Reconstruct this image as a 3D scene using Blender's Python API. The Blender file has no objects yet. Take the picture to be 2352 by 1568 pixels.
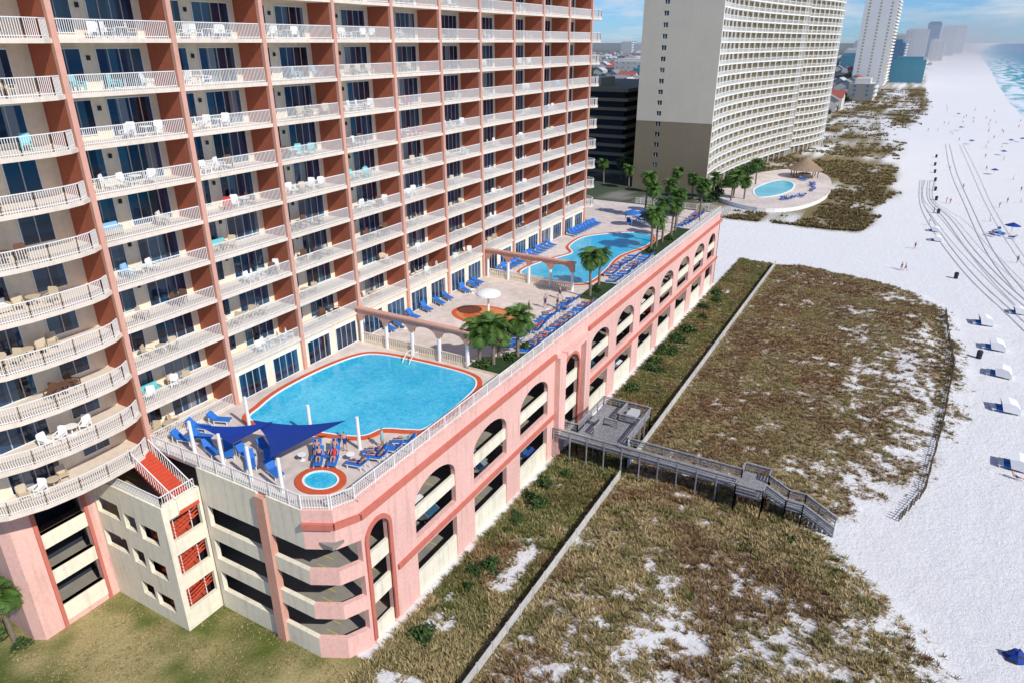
import bpy, math, random, bmesh
import numpy as np
from mathutils import Vector, Matrix, noise
R=random.Random(7)
H=46.8
sc=bpy.context.scene
COL=sc.collection
cd=bpy.data.cameras.new("camera"); cam=bpy.data.objects.new("camera",cd); COL.objects.link(cam); sc.camera=cam
cd.lens=36*1600/2352; cd.clip_start=1; cd.clip_end=40000
YAW=math.radians(29.35); P=math.atan(687/1600)
cam.location=(0,0,H); cam.rotation_euler=(math.pi/2-P,0,YAW)
cp,sp=math.cos(P),math.sin(P); cy,sy=math.cos(YAW),math.sin(YAW)
def inframe(x,y,z,m=.04):
    xr=cy*x+sy*y; fh=-sy*x+cy*y; h=z-H
    d=fh*cp-h*sp
    if d<=1: return False
    return abs(xr/d)<.735+m and abs((fh*sp+h*cp)/d)<.49+m
# ---------------------------------------------------------------- materials
def nn(nt,t,**k):
    n=nt.nodes.new(t)
    for a,b in k.items():
        if hasattr(n,a): setattr(n,a,b)
    return n
def mat(name,col,rough=.8,var=.12,scale=2.0,bump=0.0,spec=.3,streak=0.0,metal=0):
    m=bpy.data.materials.new(name); m.use_nodes=True; nt=m.node_tree
    b=nt.nodes['Principled BSDF']; b.inputs['Roughness'].default_value=rough
    b.inputs['Specular IOR Level'].default_value=spec; b.inputs['Metallic'].default_value=metal
    g=nn(nt,'ShaderNodeNewGeometry')
    n1=nn(nt,'ShaderNodeTexNoise'); n1.inputs['Scale'].default_value=scale; n1.inputs['Detail'].default_value=5
    n2=nn(nt,'ShaderNodeTexNoise'); n2.inputs['Scale'].default_value=.13; n2.inputs['Detail'].default_value=3
    nt.links.new(g.outputs['Position'],n1.inputs['Vector']); nt.links.new(g.outputs['Position'],n2.inputs['Vector'])
    a=nn(nt,'ShaderNodeMath',operation='ADD'); nt.links.new(n1.outputs[0],a.inputs[0]); nt.links.new(n2.outputs[0],a.inputs[1])
    last=a.outputs[0]
    mr=nn(nt,'ShaderNodeMapRange'); mr.inputs[1].default_value=.65; mr.inputs[2].default_value=1.35
    mr.inputs[3].default_value=1-var; mr.inputs[4].default_value=1+var*.6
    nt.links.new(last,mr.inputs[0]); val=mr.outputs[0]
    if streak>0:
        mp=nn(nt,'ShaderNodeVectorMath',operation='MULTIPLY'); mp.inputs[1].default_value=(1.6,1.6,.12)
        nt.links.new(g.outputs['Position'],mp.inputs[0])
        n3=nn(nt,'ShaderNodeTexNoise'); n3.inputs['Scale'].default_value=1.3; n3.inputs['Detail'].default_value=6
        nt.links.new(mp.outputs[0],n3.inputs['Vector'])
        m3=nn(nt,'ShaderNodeMapRange'); m3.inputs[1].default_value=.5; m3.inputs[2].default_value=.8; m3.inputs[3].default_value=1; m3.inputs[4].default_value=1-streak
        nt.links.new(n3.outputs[0],m3.inputs[0])
        mu=nn(nt,'ShaderNodeMath',operation='MULTIPLY'); nt.links.new(val,mu.inputs[0]); nt.links.new(m3.outputs[0],mu.inputs[1]); val=mu.outputs[0]
    vm=nn(nt,'ShaderNodeVectorMath',operation='SCALE'); vm.inputs[0].default_value=col[:3]; nt.links.new(val,vm.inputs['Scale'])
    nt.links.new(vm.outputs[0],b.inputs['Base Color'])
    if bump>0:
        bp=nn(nt,'ShaderNodeBump'); bp.inputs['Strength'].default_value=bump; bp.inputs['Distance'].default_value=.05
        nt.links.new(n1.outputs[0],bp.inputs['Height']); nt.links.new(bp.outputs[0],b.inputs['Normal'])
    return m
M={}
def mm(k,*a,**kw):
    M[k]=mat(k,*a,**kw)
mm('cream_wall',(.84,.73,.54),streak=.12)
mm('garage_cream',(.83,.76,.59),streak=.25)
mm('pink_stucco',(.80,.48,.40),streak=.25,scale=4,var=.16)
mm('pier_pink',(.64,.34,.25),streak=.15)
mm('terracotta',(.40,.12,.065),streak=.15)
mm('red_trim',(.56,.17,.12),streak=.18)
mm('stair_red',(.58,.085,.04),streak=.1)
mm('slab',(.76,.65,.53),streak=.14)
mm('rail_white',(.80,.78,.73),var=.06)
mm('white',(.80,.80,.78),var=.06)
mm('grey_metal',(.45,.46,.47),var=.06)
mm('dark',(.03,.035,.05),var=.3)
mm('asphalt',(.06,.06,.065),var=.3,scale=1)
mm('garage_floor',(.28,.26,.22),var=.25,scale=.8)
mm('deck_paver',(.66,.56,.49),var=.26,scale=1.0,streak=0)
mm('coping_red',(.58,.10,.035),var=.15)
mm('splash_orange',(.58,.22,.08),var=.15)
mm('loung_blue',(.025,.16,.52),var=.15,rough=.6)
mm('navy',(.006,.04,.27),var=.15,rough=.6)
mm('teal',(.16,.55,.58),var=.1)
mm('chair_tan',(.55,.45,.32),var=.1)
mm('chair_brown',(.14,.07,.04),var=.1)
mm('chair_red',(.55,.04,.05),var=.1)
mm('chair_green',(.35,.55,.25),var=.1)
mm('cushion_blue',(.25,.48,.68),var=.1)
mm('wood_grey',(.31,.31,.315),var=.45,scale=3,streak=.3)
mm('fence_tan',(.55,.53,.48),var=.3,scale=2)
mm('picket',(.12,.09,.06),var=.3)
mm('trunk',(.22,.17,.12),var=.35,scale=6,bump=.5)
mm('frond',(.075,.15,.025),var=.5,scale=1.5,rough=.6)
mm('frond_dead',(.28,.19,.09),var=.3)
mm('leaf',(.065,.12,.025),var=.5,scale=1.5)
mm('leaf_dark',(.03,.06,.018),var=.5,scale=1.5)
mm('thatch',(.30,.21,.13),var=.3)
mm('far_cream',(.66,.59,.46),var=.06,streak=.05)
mm('far_brown',(.26,.21,.135),var=.06,streak=.05)
mm('far_white',(.82,.80,.74),var=.05)
mm('far_tan',(.48,.38,.23),var=.1)
mm('far_blue',(.10,.20,.30),var=.1)
mm('far_teal',(.08,.26,.34),var=.1)
mm('far_pale',(.58,.57,.54),var=.1)
mm('hair',(.05,.03,.02)); mm('skin',(.50,.27,.17),var=.05)
mm('yellow',(.55,.44,.10),var=.3); mm('rubber',(.02,.02,.02))
mm('roof_grey',(.24,.24,.25)); mm('roof_red',(.35,.10,.07)); mm('house_wall',(.60,.58,.53)); mm('roof_pale',(.50,.51,.52))
mm('tyre_sand',(.55,.54,.52),var=.2)
for k,c in dict(car_white=(.75,.75,.75),car_red=(.5,.02,.02),car_blue=(.03,.08,.3),car_grey=(.25,.26,.28),car_black=(.02,.02,.025)).items():
    mm(k,c,rough=.25,var=.03,spec=.6)
def glassmat():
    m=bpy.data.materials.new('window_glass'); m.use_nodes=True; nt=m.node_tree; b=nt.nodes['Principled BSDF']
    b.inputs['Roughness'].default_value=.06; b.inputs['Specular IOR Level'].default_value=.7
    g=nn(nt,'ShaderNodeNewGeometry')
    sn=nn(nt,'ShaderNodeVectorMath',operation='SNAP'); sn.inputs[1].default_value=(5,.83,3.58)
    nt.links.new(g.outputs['Position'],sn.inputs[0])
    wn=nn(nt,'ShaderNodeTexWhiteNoise'); nt.links.new(sn.outputs[0],wn.inputs['Vector'])
    cr=nn(nt,'ShaderNodeValToRGB'); e=cr.color_ramp; e.interpolation='CONSTANT'
    e.elements[0].color=(.006,.022,.055,1); e.elements[1].position=.40; e.elements[1].color=(.010,.05,.11,1)
    x=e.elements.new(.68); x.color=(.025,.09,.15,1); x=e.elements.new(.86); x.color=(.18,.22,.25,1); x=e.elements.new(.94); x.color=(.004,.006,.012,1)
    nt.links.new(wn.outputs[0],cr.inputs[0]); nt.links.new(cr.outputs[0],b.inputs['Base Color'])
    return m
M['glass']=glassmat()
def watermat(name,c1,c2,scale,rough=.08):
    m=bpy.data.materials.new(name); m.use_nodes=True; nt=m.node_tree; b=nt.nodes['Principled BSDF']
    b.inputs['Roughness'].default_value=rough; b.inputs['Specular IOR Level'].default_value=.25
    g=nn(nt,'ShaderNodeNewGeometry')
    v=nn(nt,'ShaderNodeTexNoise'); v.inputs['Scale'].default_value=scale; v.inputs['Detail'].default_value=4; v.inputs['Distortion'].default_value=1.2  # paler tones in the water colour imitate caustic light
    n=nn(nt,'ShaderNodeTexNoise'); n.inputs['Scale'].default_value=.12
    nt.links.new(g.outputs['Position'],v.inputs['Vector']); nt.links.new(g.outputs['Position'],n.inputs['Vector'])
    a=nn(nt,'ShaderNodeMath',operation='ADD'); nt.links.new(v.outputs[0],a.inputs[0]); nt.links.new(n.outputs[0],a.inputs[1])
    cr=nn(nt,'ShaderNodeValToRGB'); cr.color_ramp.elements[0].position=.42; cr.color_ramp.elements[0].color=(*c1,1); cr.color_ramp.elements[1].position=.62; cr.color_ramp.elements[1].color=(*c2,1)
    mr=nn(nt,'ShaderNodeMath',operation='MULTIPLY'); mr.inputs[1].default_value=.5; nt.links.new(a.outputs[0],mr.inputs[0])
    nt.links.new(mr.outputs[0],cr.inputs[0]); nt.links.new(cr.outputs[0],b.inputs['Base Color'])
    bp=nn(nt,'ShaderNodeBump'); bp.inputs['Strength'].default_value=.25; bp.inputs['Distance'].default_value=.05
    nt.links.new(v.outputs[0],bp.inputs['Height']); nt.links.new(bp.outputs[0],b.inputs['Normal'])
    return m
M['pool_water']=watermat('pool_water',(.02,.38,.60),(.10,.54,.72),2.2)
M['pool_light']=watermat('pool_light',(.03,.42,.58),(.12,.60,.70),3)
# ---------------------------------------------------------------- mesh builder
class MB:
    def __init__(s): s.v=[]; s.f=[]; s.m=[]; s.names=[]
    def mi(s,k):
        if k not in s.names: s.names.append(k)
        return s.names.index(k)
    def poly(s,pts,k):
        n=len(s.v); s.v+= [tuple(p) for p in pts]; s.f.append(tuple(range(n,n+len(pts)))); s.m.append(s.mi(k))
    def box(s,x0,y0,z0,x1,y1,z1,k,mtx=None):
        if x0>x1:x0,x1=x1,x0
        if y0>y1:y0,y1=y1,y0
        if z0>z1:z0,z1=z1,z0
        n=len(s.v); p=[(x0,y0,z0),(x1,y0,z0),(x1,y1,z0),(x0,y1,z0),(x0,y0,z1),(x1,y0,z1),(x1,y1,z1),(x0,y1,z1)]
        if mtx is not None: p=[tuple(mtx@Vector(q)) for q in p]
        s.v+=p
        for f in ((0,3,2,1),(4,5,6,7),(0,1,5,4),(1,2,6,5),(2,3,7,6),(3,0,4,7)):
            s.f.append(tuple(n+i for i in f)); s.m.append(s.mi(k))
    def bar(s,a,b,w,k,h=None):
        a=Vector(a); b=Vector(b); d=b-a; L=d.length
        if L<1e-4: return
        q=d.to_track_quat('Y','Z').to_matrix().to_4x4(); q.translation=a
        h=h or w
        s.box(-w/2,0,-h/2,w/2,L,h/2,k,q)
    def prism(s,pts,z0,z1,k,kt=None):
        n=len(pts)
        s.poly([(x,y,z1) for x,y in pts],kt or k); s.poly([(x,y,z0) for x,y in reversed(pts)],k)
        for i in range(n):
            a=pts[i]; b=pts[(i+1)%n]; s.poly([(a[0],a[1],z0),(b[0],b[1],z0),(b[0],b[1],z1),(a[0],a[1],z1)],k)
    def cyl(s,c,r0,r1,z0,z1,k,n=10,cap=True):
        a=[(c[0]+r0*math.cos(2*math.pi*i/n),c[1]+r0*math.sin(2*math.pi*i/n),z0) for i in range(n)]
        b=[(c[0]+r1*math.cos(2*math.pi*i/n),c[1]+r1*math.sin(2*math.pi*i/n),z1) for i in range(n)]
        for i in range(n):
            j=(i+1)%n; s.poly([a[i],a[j],b[j],b[i]],k)
        if cap: s.poly(b,k); s.poly(a[::-1],k)
    def add(s,o,mtx):
        n=len(s.v); s.v+=[tuple(mtx@Vector(p)) for p in o.v]
        mp=[s.mi(k) for k in o.names]
        s.f+=[tuple(n+i for i in f) for f in o.f]; s.m+=[mp[i] for i in o.m]
    def mesh(s,name,smooth=False):
        me=bpy.data.meshes.new(name); me.from_pydata(s.v,[],s.f)
        for k in s.names: me.materials.append(M[k])
        me.polygons.foreach_set('material_index',s.m)
        if smooth: me.polygons.foreach_set('use_smooth',[True]*len(me.polygons))
        me.update(); return me
def obj(name,data,parent=None,loc=(0,0,0),rz=0,scale=1,label=None,cat=None,group=None,kind=None):
    if isinstance(data,MB): data=data.mesh(name)
    o=bpy.data.objects.new(name,data); COL.objects.link(o)
    o.location=loc; o.rotation_euler=(0,0,rz); o.scale=(scale,)*3 if not isinstance(scale,tuple) else scale
    if parent: o.parent=parent
    if label: o['label']=label
    if cat: o['category']=cat
    if group: o['group']=group
    if kind: o['kind']=kind
    return o
def T(x,y,z,rz=0,s=1): return Matrix.Translation((x,y,z))@Matrix.Rotation(rz,4,'Z')@Matrix.Scale(s,4)
def wall_holes(mb,axis,p0,p1,a0,a1,z0,z1,holes,k):
    us=sorted({a0,a1}|{h[0] for h in holes}|{h[1] for h in holes}); zs=sorted({z0,z1}|{h[2] for h in holes}|{h[3] for h in holes})
    us=[u for u in us if a0<=u<=a1]; zs=[z for z in zs if z0<=z<=z1]
    for i in range(len(us)-1):
        um=(us[i]+us[i+1])/2; st=None
        for j in range(len(zs)-1):
            zm=(zs[j]+zs[j+1])/2
            solid=not any(h[0]<um<h[1] and h[2]<zm<h[3] for h in holes)
            if solid and st is None: st=zs[j]
            if (not solid or j==len(zs)-2) and st is not None:
                e=zs[j] if not solid else zs[j+1]
                if axis=='Y': mb.box(p0,us[i],st,p1,us[i+1],e,k)
                else: mb.box(us[i],p0,st,us[i+1],p1,e,k)
                st=None
def arc(a0,a1,zs,rise,n=14):
    c=(a0+a1)/2; r=(a1-a0)/2
    return [(c-r*math.cos(math.pi*i/n),zs+rise*math.sin(math.pi*i/n)) for i in range(n+1)]
def arch_head(mb,axis,p0,p1,a0,a1,zs,rise,ztop,k):
    pr=arc(a0,a1,zs,rise); f=(lambda a,z,p:(p,a,z)) if axis=='Y' else (lambda a,z,p:(a,p,z))
    n=len(pr)
    for i in range(n-1):
        (a,z),(b,w)=pr[i],pr[i+1]
        for p in (p0,p1): mb.poly([f(a,z,p),f(b,w,p),f(b,ztop,p),f(a,ztop,p)],k)
        mb.poly([f(a,z,p0),f(b,w,p0),f(b,w,p1),f(a,z,p1)],k)
        mb.poly([f(a,ztop,p0),f(b,ztop,p0),f(b,ztop,p1),f(a,ztop,p1)],k)
def arch_trim(mb,axis,p0,p1,a0,a1,z0,zs,rise,w,k):
    inn=[(a0,z0)]+arc(a0,a1,zs,rise)+[(a1,z0)]; out=[(a0-w,z0)]+arc(a0-w,a1+w,zs,rise+w)+[(a1+w,z0)]
    f=(lambda a,z,p:(p,a,z)) if axis=='Y' else (lambda a,z,p:(a,p,z))
    for i in range(len(inn)-1):
        A,B,C,D=inn[i],inn[i+1],out[i+1],out[i]
        for p in (p0,p1): mb.poly([f(*A,p),f(*B,p),f(*C,p),f(*D,p)],k)
        mb.poly([f(*D,p0),f(*C,p0),f(*C,p1),f(*D,p1)],k); mb.poly([f(*A,p0),f(*B,p0),f(*B,p1),f(*A,p1)],k)
def rail_run(mb,pts,z,h,sp_,k,bw=.035,post=0,closed=False):
    pts=[Vector((p[0],p[1],p[2] if len(p)>2 else z)) for p in pts]
    if closed: pts.append(pts[0])
    for a,b in zip(pts[:-1],pts[1:]):
        u=Vector((0,0,1))
        mb.bar(a+u*h,b+u*h,.08,k,.06); mb.bar(a+u*.14,b+u*.14,.06,k,.05)
        L=(b-a).length; n=max(1,int(L/sp_))
        for i in range(n+1):
            p=a.lerp(b,i/n); w=bw
            if post and i%post==0: w=bw*2.8
            mb.box(p.x-w/2,p.y-w/2,p.z,p.x+w/2,p.y+w/2,p.z+h+(.05 if w>bw else 0),k)
# ================================================================= CONDO TOWER
FS=3.58; DZ=14.8; S=9.1; Y1=29.6; NF=13; NB=10
XW=-55.2; XF=-52.2
colY=[Y1+S*i for i in range(NB+1)]
TOP=DZ+NF*FS
tower=obj('condominium_tower',None,label='tall pink and cream beachfront condominium with rows of balconies',cat='apartment building',loc=(0,0,0))
w=MB()
w.box(-76,17.5,DZ,XW,120.6,TOP+1.2,'cream_wall')
w.box(-76,26.3,0,-56.9,120.6,DZ,'cream_wall'); 
for i in range(NB):
    if i>=1: w.box(XW,colY[i]+.2,DZ-.3,XF+.03-.1,colY[i+1]-.2,DZ+FS-.3,'cream_wall')
for k in range(NF):
    for i in range(NB):
        if k==0 and i>0: continue
        y=colY[i]+3.85; z=DZ+k*FS+2.1; w.box(XW,y-.12,z,XW+.14,y+.12,z+.34,'dark')
obj('outer_wall',w,tower)
for i,y in enumerate(colY):
    m=MB(); m.box(XW,y-.2,0,XF-.15,y+.2,TOP,'terracotta'); m.box(XF-.15,y-.21,0,XF+.2,y+.21,TOP+.3,'pier_pink')
    obj('pier',m,tower)
B0=[(-55.2,29.38),(-52.15,29.38),(-51.6,28.6),(-51.25,27.4),(-51.15,25.2),(-51.25,23),(-51.7,20.6),(-52.7,18.4),(-54.0,17.1),(-56,16.4),(-62,16.3),(-62,17.5),(-55.2,17.5)]
BE=[(-55.2,120.82),(-52.15,120.82),(-51.3,121.6),(-51.2,122.6),(-51.9,123.8),(-53.5,124.6),(-62,124.8),(-62,120.62),(-55.2,120.62)]
for k in range(NF+1):
    z=DZ+k*FS
    m=MB(); m.prism(B0,z-.3,z+.02,'slab'); m.box(XW,29.39,z-.28,XW+.02,29.4,z,'slab')
    for i in range(NB):
        if k==0 and i>0: continue
        m.box(XW,colY[i]+.2 if i else 29.38,z-.28,XF+.12,colY[i+1]-.2,z+.02,'slab')
    if k>0: m.prism(BE,z-.3,z+.02,'slab')
    obj('balcony_slab',m,tower)
rt=MB(); rail_run(rt,[(0,.3),(0,S-.3)],0,1.22,.155,'rail_white',.04)
rt0=MB(); rail_run(rt0,[(-52.25,29.3),(-51.7,28.5),(-51.35,27.3),(-51.25,25.2),(-51.35,23.05),(-51.8,20.7),(-52.8,18.55),(-54.1,17.25),(-56,16.5),(-61.9,16.4)],0,1.22,.155,'rail_white',.04)
rte=MB(); rail_run(rte,[(-52.25,120.9),(-51.4,121.6),(-51.3,122.6),(-52,123.7),(-53.6,124.5),(-61.9,124.7)],0,1.22,.2,'rail_white',.05)
def pane(mb,y0,y1,z0,z1,n):
    mb.box(0,y0,z0,.10,y1,z0+.07,'white'); mb.box(0,y0,z1-.09,.10,y1,z1,'white')
    for i in range(n+1):
        y=y0+(y1-y0)*i/n; mb.box(0,y-.035,z0+.07,.10,y+.035,z1-.09,'white' if i in(0,n) else 'grey_metal')
    mb.box(0,y0+.04,z0+.07,.05,y1-.04,z1-.09,'glass')
dt=MB(); pane(dt,4.5,8.2,.03,2.95,4)
wt=MB(); pane(wt,1.0,3.3,.35,2.95,2)
def scatter(name,tmpl,mats):
    mats=sorted(mats,key=lambda q:(0 if inframe(*q[1]) else 1,(Vector(q[1])-Vector((0,0,H))).length))
    me=tmpl.mesh(name)
    for mt,c in mats[:100]:
        o=obj(name,me,tower); o.matrix_local=mt
    if len(mats)>100:
        b=MB()
        for mt,c in mats[100:]: b.add(tmpl,mt)
        obj(name,b,tower,kind='stuff')
rails=[];doors=[];wins=[]
for k in range(NF):
    z=DZ+k*FS+.02
    for i in range(NB):
        if k==0 and i>0: continue
        c=(XF,colY[i]+S/2,z+1)
        rails.append((T(XF-.06,colY[i],z),c)); doors.append((T(XW,colY[i],z),(XW,colY[i]+6.5,z+1))); wins.append((T(XW,colY[i],z),(XW,colY[i]+2,z+1)))
scatter('balcony_railing',rt,rails); 
for k in range(NF):
    z=DZ+k*FS+.02
    doors.append((T(XW,25.2-4.5-5.2,z),(XW,22,z+1))); wins.append((T(XW,24.6,z),(XW,26,z+1)))
scatter('sliding_door',dt,doors); scatter('window',wt,wins)
m0=rt0.mesh('curved_railing'); m1=rte.mesh('curved_railing')
for k in range(NF):
    obj('curved_railing',m0,tower,loc=(0,0,DZ+k*FS+.02))
    if k: obj('curved_railing',m1,tower,loc=(0,0,DZ+k*FS+.02))
pd=MB(); pane(pd,0,3.3,.03,2.75,4); pm=pd.mesh('pool_door')
for i in range(1,NB):
    for off in (.7,5.0):
        obj('pool_door',pm,tower,loc=(XF-.07,colY[i]+off,DZ+.02))
b=MB()
wall_holes(b,'Y',-56.9,-56.4,19.4,26.3,0,14.5,[(21.3,25.0,2.3,4.6),(21.3,25.0,6.0,8.2),(21.3,25.0,9.6,11.8)],'pink_stucco')
b.box(-56.88,21.3,0.6,-56.3,25,2.3,'garage_cream');b.box(-56.88,21.3,4.6,-56.36,25,6.0,'garage_cream');b.box(-56.88,21.3,8.2,-56.36,25,9.6,'garage_cream')
for y in (21.0,25.0): b.box(-56.4,y,0,-56.25,y+.3,13.5,'red_trim')
b.box(-76,19.4,0,-56.9,19.9,14.5,'pink_stucco')
b.prism([(-57.4,19.4),(-56.4,19.4),(-57.4,18.9),(-62,19.1),(-62,19.4)],0,14.3,'pink_stucco')
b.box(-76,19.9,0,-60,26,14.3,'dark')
for z in (1.1,4.6,8.1): b.box(-60,19.9,z-.3,-57,26.3,z,'garage_floor')
obj('parking_base',b,tower)
# ================================================================= PODIUM
pod=obj('parking_podium',None,label='long pink parking podium with arches and pool deck on its roof',cat='parking garage')
XS=-31.7; YE=143.2
arches=[(33.1,35.6,1),(39.2,45.5,0),(48.7,55.2,0),(58.2,64.9,0),(68.9,73.4,1),(76.9,83.7,0),(86.6,93.4,0),(96.3,103.1,0),(105.9,112.7,0),(115.5,122.3,0),(125.5,132.3,0),(135.2,140.5,0)]
wmesh=MB()
def part(name,fn,parent=pod):
    q=MB(); fn(q); obj(name,q,parent)
prev=32.4; X0=XS-.5
for (a,bb,kd) in arches:
    wmesh.box(X0,prev,0,XS,a,DZ,'pink_stucco'); prev=bb
    rise=(bb-a)/2 if kd else 1.9
    zs=11.8-rise
    arch_head(wmesh,'Y',X0,XS,a,bb,zs,rise,DZ,'pink_stucco')
    if kd: pl=((0,1.6),(3.9,5.6),(7.6,9.1))
    else:
        wmesh.box(X0,a,4.9,XS,bb,6.5,'pink_stucco'); pl=((0,2.5),(8.3,9.5))
    for z0,z1 in pl: part('parapet_panel',lambda q:q.box(X0+.1,a,z0,XS-.12,bb,z1,'garage_cream'))
    if kd: part('arch_trim',lambda q:arch_trim(q,'Y',XS-.1,XS+.16,a,bb,0.5,zs,rise,.38,'red_trim'))
wmesh.box(X0,prev,0,XS,YE,DZ,'pink_stucco')
obj('sea_wall',wmesh,pod)
for (y0,y1) in ((66.6,68.3),(74.1,75.8)): part('pilaster',lambda q:q.box(XS,y0,0,XS+.7,y1,13.2,'pink_stucco'))
for (y0,y1) in ((36.4,66.6),(75.8,143.4)): part('belt_moulding',lambda q:q.box(XS,y0,5.3,XS+.22,y1,5.8,'red_trim'))
part('cornice',lambda q:q.box(XS,32.4,13.2,XS+.35,66.5,13.7,'red_trim')); part('cornice',lambda q:q.box(XS,76,13.2,XS+.35,143.5,13.7,'red_trim'))
part('coping',lambda q:q.box(XS-.7,32.4,14.8,XS+.12,YE,15.0,'pink_stucco'))
part('cornice',lambda q:q.box(XS,68.3,12.9,XS+.9,74.1,13.4,'pink_stucco'))
nf=MB()
holes=[(-45.9,-39.6,9.1,11.2),(-45.9,-39.6,5.6,7.7),(-45.9,-39.6,2.1,4.2)]
wall_holes(nf,'X',29.5,29.9,-46.4,-39.4,0,DZ,holes,'garage_cream')
nf.box(-39.4,29.25,0,-38.4,29.9,DZ-.2,'pier_pink')
chain=[(-38.4,29.5),(-34.7,29.5),(-32.6,30.6),(-31.7,32.4)]
inner=[(-38.4,29.9),(-34.85,29.9),(-32.95,30.9),(-32.2,32.4)]
bands=[(0,2.1),(4.2,5.6),(7.7,9.1),(11.2,14.8)]
for (z0,z1) in bands:
    for i in range(3):
        a,b2,c,d=chain[i],chain[i+1],inner[i+1],inner[i]
        nf.prism([a,b2,c,d],z0,z1,'garage_cream' if i==0 and z0<12 else 'pink_stucco')
for i in (1,2):
    a,b2=chain[i],chain[i+1]
    d=Vector((b2[0]-a[0],b2[1]-a[1],0)); n=Vector((d.y,-d.x,0)).normalized()*.3
    nf.prism([a,(a[0]+n.x,a[1]+n.y),(b2[0]+n.x,b2[1]+n.y),b2],13.2,13.7,'red_trim')
obj('corner_wall',nf,pod)
dk=MB()
outl=[(-52.3,29.9),(-34.9,29.9),(-33.0,30.95),(-32.25,32.4),(-32.2,YE),(-76,YE),(-76,124.9),(-52.3,124.9)]
dk.prism(outl,DZ-.5,DZ,'slab','deck_paver')
obj('pool_deck',dk,pod)
for z in (1.1,4.6,8.1):
    m=MB(); m.prism([(-56.3,30),(-35,30),(-33.1,31),(-32.3,32.4),(-32.3,YE-.3),(-56.3,YE-.3)],z-.3,z,'garage_floor'); 
    for y in np.arange(36.9,143,9.45): m.box(-38.4,y-.3,z,-37.8,y+.3,z+3.2,'garage_cream')
    for y in np.arange(36,140,2.9):
        m.box(-37.4,y-.05,z+.004,-32.8,y+.05,z+.012,'yellow')
    m.box(-35.6,31.2,z+.004,-34.4,31.3,z+.012,'yellow'); m.box(-36.6,32.2,z+.004,-34.9,32.3,z+.012,'yellow')
    obj('garage_slab',m,pod)
m=MB(); m.box(-56.3,30,0,-55.9,YE-.3,DZ-.5,'garage_cream'); m.box(-76,YE-.4,0,XS,YE,DZ-.01,'pink_stucco'); m.box(-56.3,30,11.6,-32.3,YE-.5,11.9,'garage_floor')
obj('back_wall',m,pod)
dr=MB(); rail_run(dr,[(-52,29.7),(-34.75,29.65),(-32.75,30.75),(-31.95,32.4)],DZ,1.25,.2,'rail_white',.04,post=10)
rail_run(dr,[(-31.95,32.4),(-31.95,YE-.1),(-50,YE-.1)],DZ+.2,1.2,.22,'rail_white',.04,post=11)
obj('deck_railing',dr,label='white metal railing round the edge of the pool deck',cat='railing')
# stair tower
st=MB()
hs=[(-56.1,-52.9,9.2,10.9),(-52.3,-50.7,8.8,10.4),(-50.2,-47.9,8.5,10.1),(-56.1,-52.9,5.6,7.3),(-52.3,-50.7,5.2,6.8),(-50.2,-47.9,4.9,6.5),(-52.2,-50.5,1.7,3.2),(-50.2,-47.9,1.4,2.9)]
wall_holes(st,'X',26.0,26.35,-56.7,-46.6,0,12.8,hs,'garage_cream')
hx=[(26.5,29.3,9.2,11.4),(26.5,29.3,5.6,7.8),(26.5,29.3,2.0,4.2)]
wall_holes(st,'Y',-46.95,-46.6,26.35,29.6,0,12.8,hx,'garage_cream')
for z in (0.8,4.4,8.0):
    st.box(-49.5,26.4,z-.25,-47,29.5,z,'stair_red')
    for i in range(8):
        st.box(-49.6,26.6+i*.33,z+.5+i*.17,-47.5,26.93+i*.33,z+.67+i*.17,'stair_red')
    for i in range(3): st.bar((-47.1,26.5,z+1.4+.35*i),(-47.1,29.3,z+2.1+.35*i),.09,'stair_red')
    for y in (27.0,28.6): st.bar((-47.1,y,z+1.1),(-47.1,y,z+2.9),.06,'white')
st.box(-56.6,26.4,11.2,-46.7,29.5,11.5,'garage_floor')
st.box(-55.6,27.2,11.504,-54.2,27.4,11.51,'yellow'); st.box(-55.9,27.9,11.504,-54.0,28.1,11.51,'yellow'); st.box(-55.3,28.5,11.504,-53.8,28.7,11.51,'yellow')
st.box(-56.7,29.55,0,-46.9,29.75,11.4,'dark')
for i in range(18):
    x=-51.9+i*.3; z=DZ-.05-i*.18
    st.box(x,27.4,z-.3,x+.3,29.3,z,'stair_red')
st.bar((-51.9,27.4,15.9),(-46.6,27.4,12.9),.08,'rail_white'); st.bar((-51.9,29.3,15.9),(-46.6,29.3,12.9),.08,'rail_white')
for i in range(19):
    x=-51.9+i*.3; z=DZ-.1-i*.17
    for y in (27.4,29.3): st.box(x-.02,y-.02,z,x+.02,y+.02,z+1.1,'rail_white')
obj('stair_tower',st,label='cream outdoor stair tower with red steps beside the garage',cat='stairs')
m=MB(); rail_run(m,[(-56.6,26.2),(-46.8,26.2),(-46.8,29.3)],12.8,.9,.2,'rail_white',.04)
obj('stair_railing',m,label='white railing on top of the stair tower',cat='railing')
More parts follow.
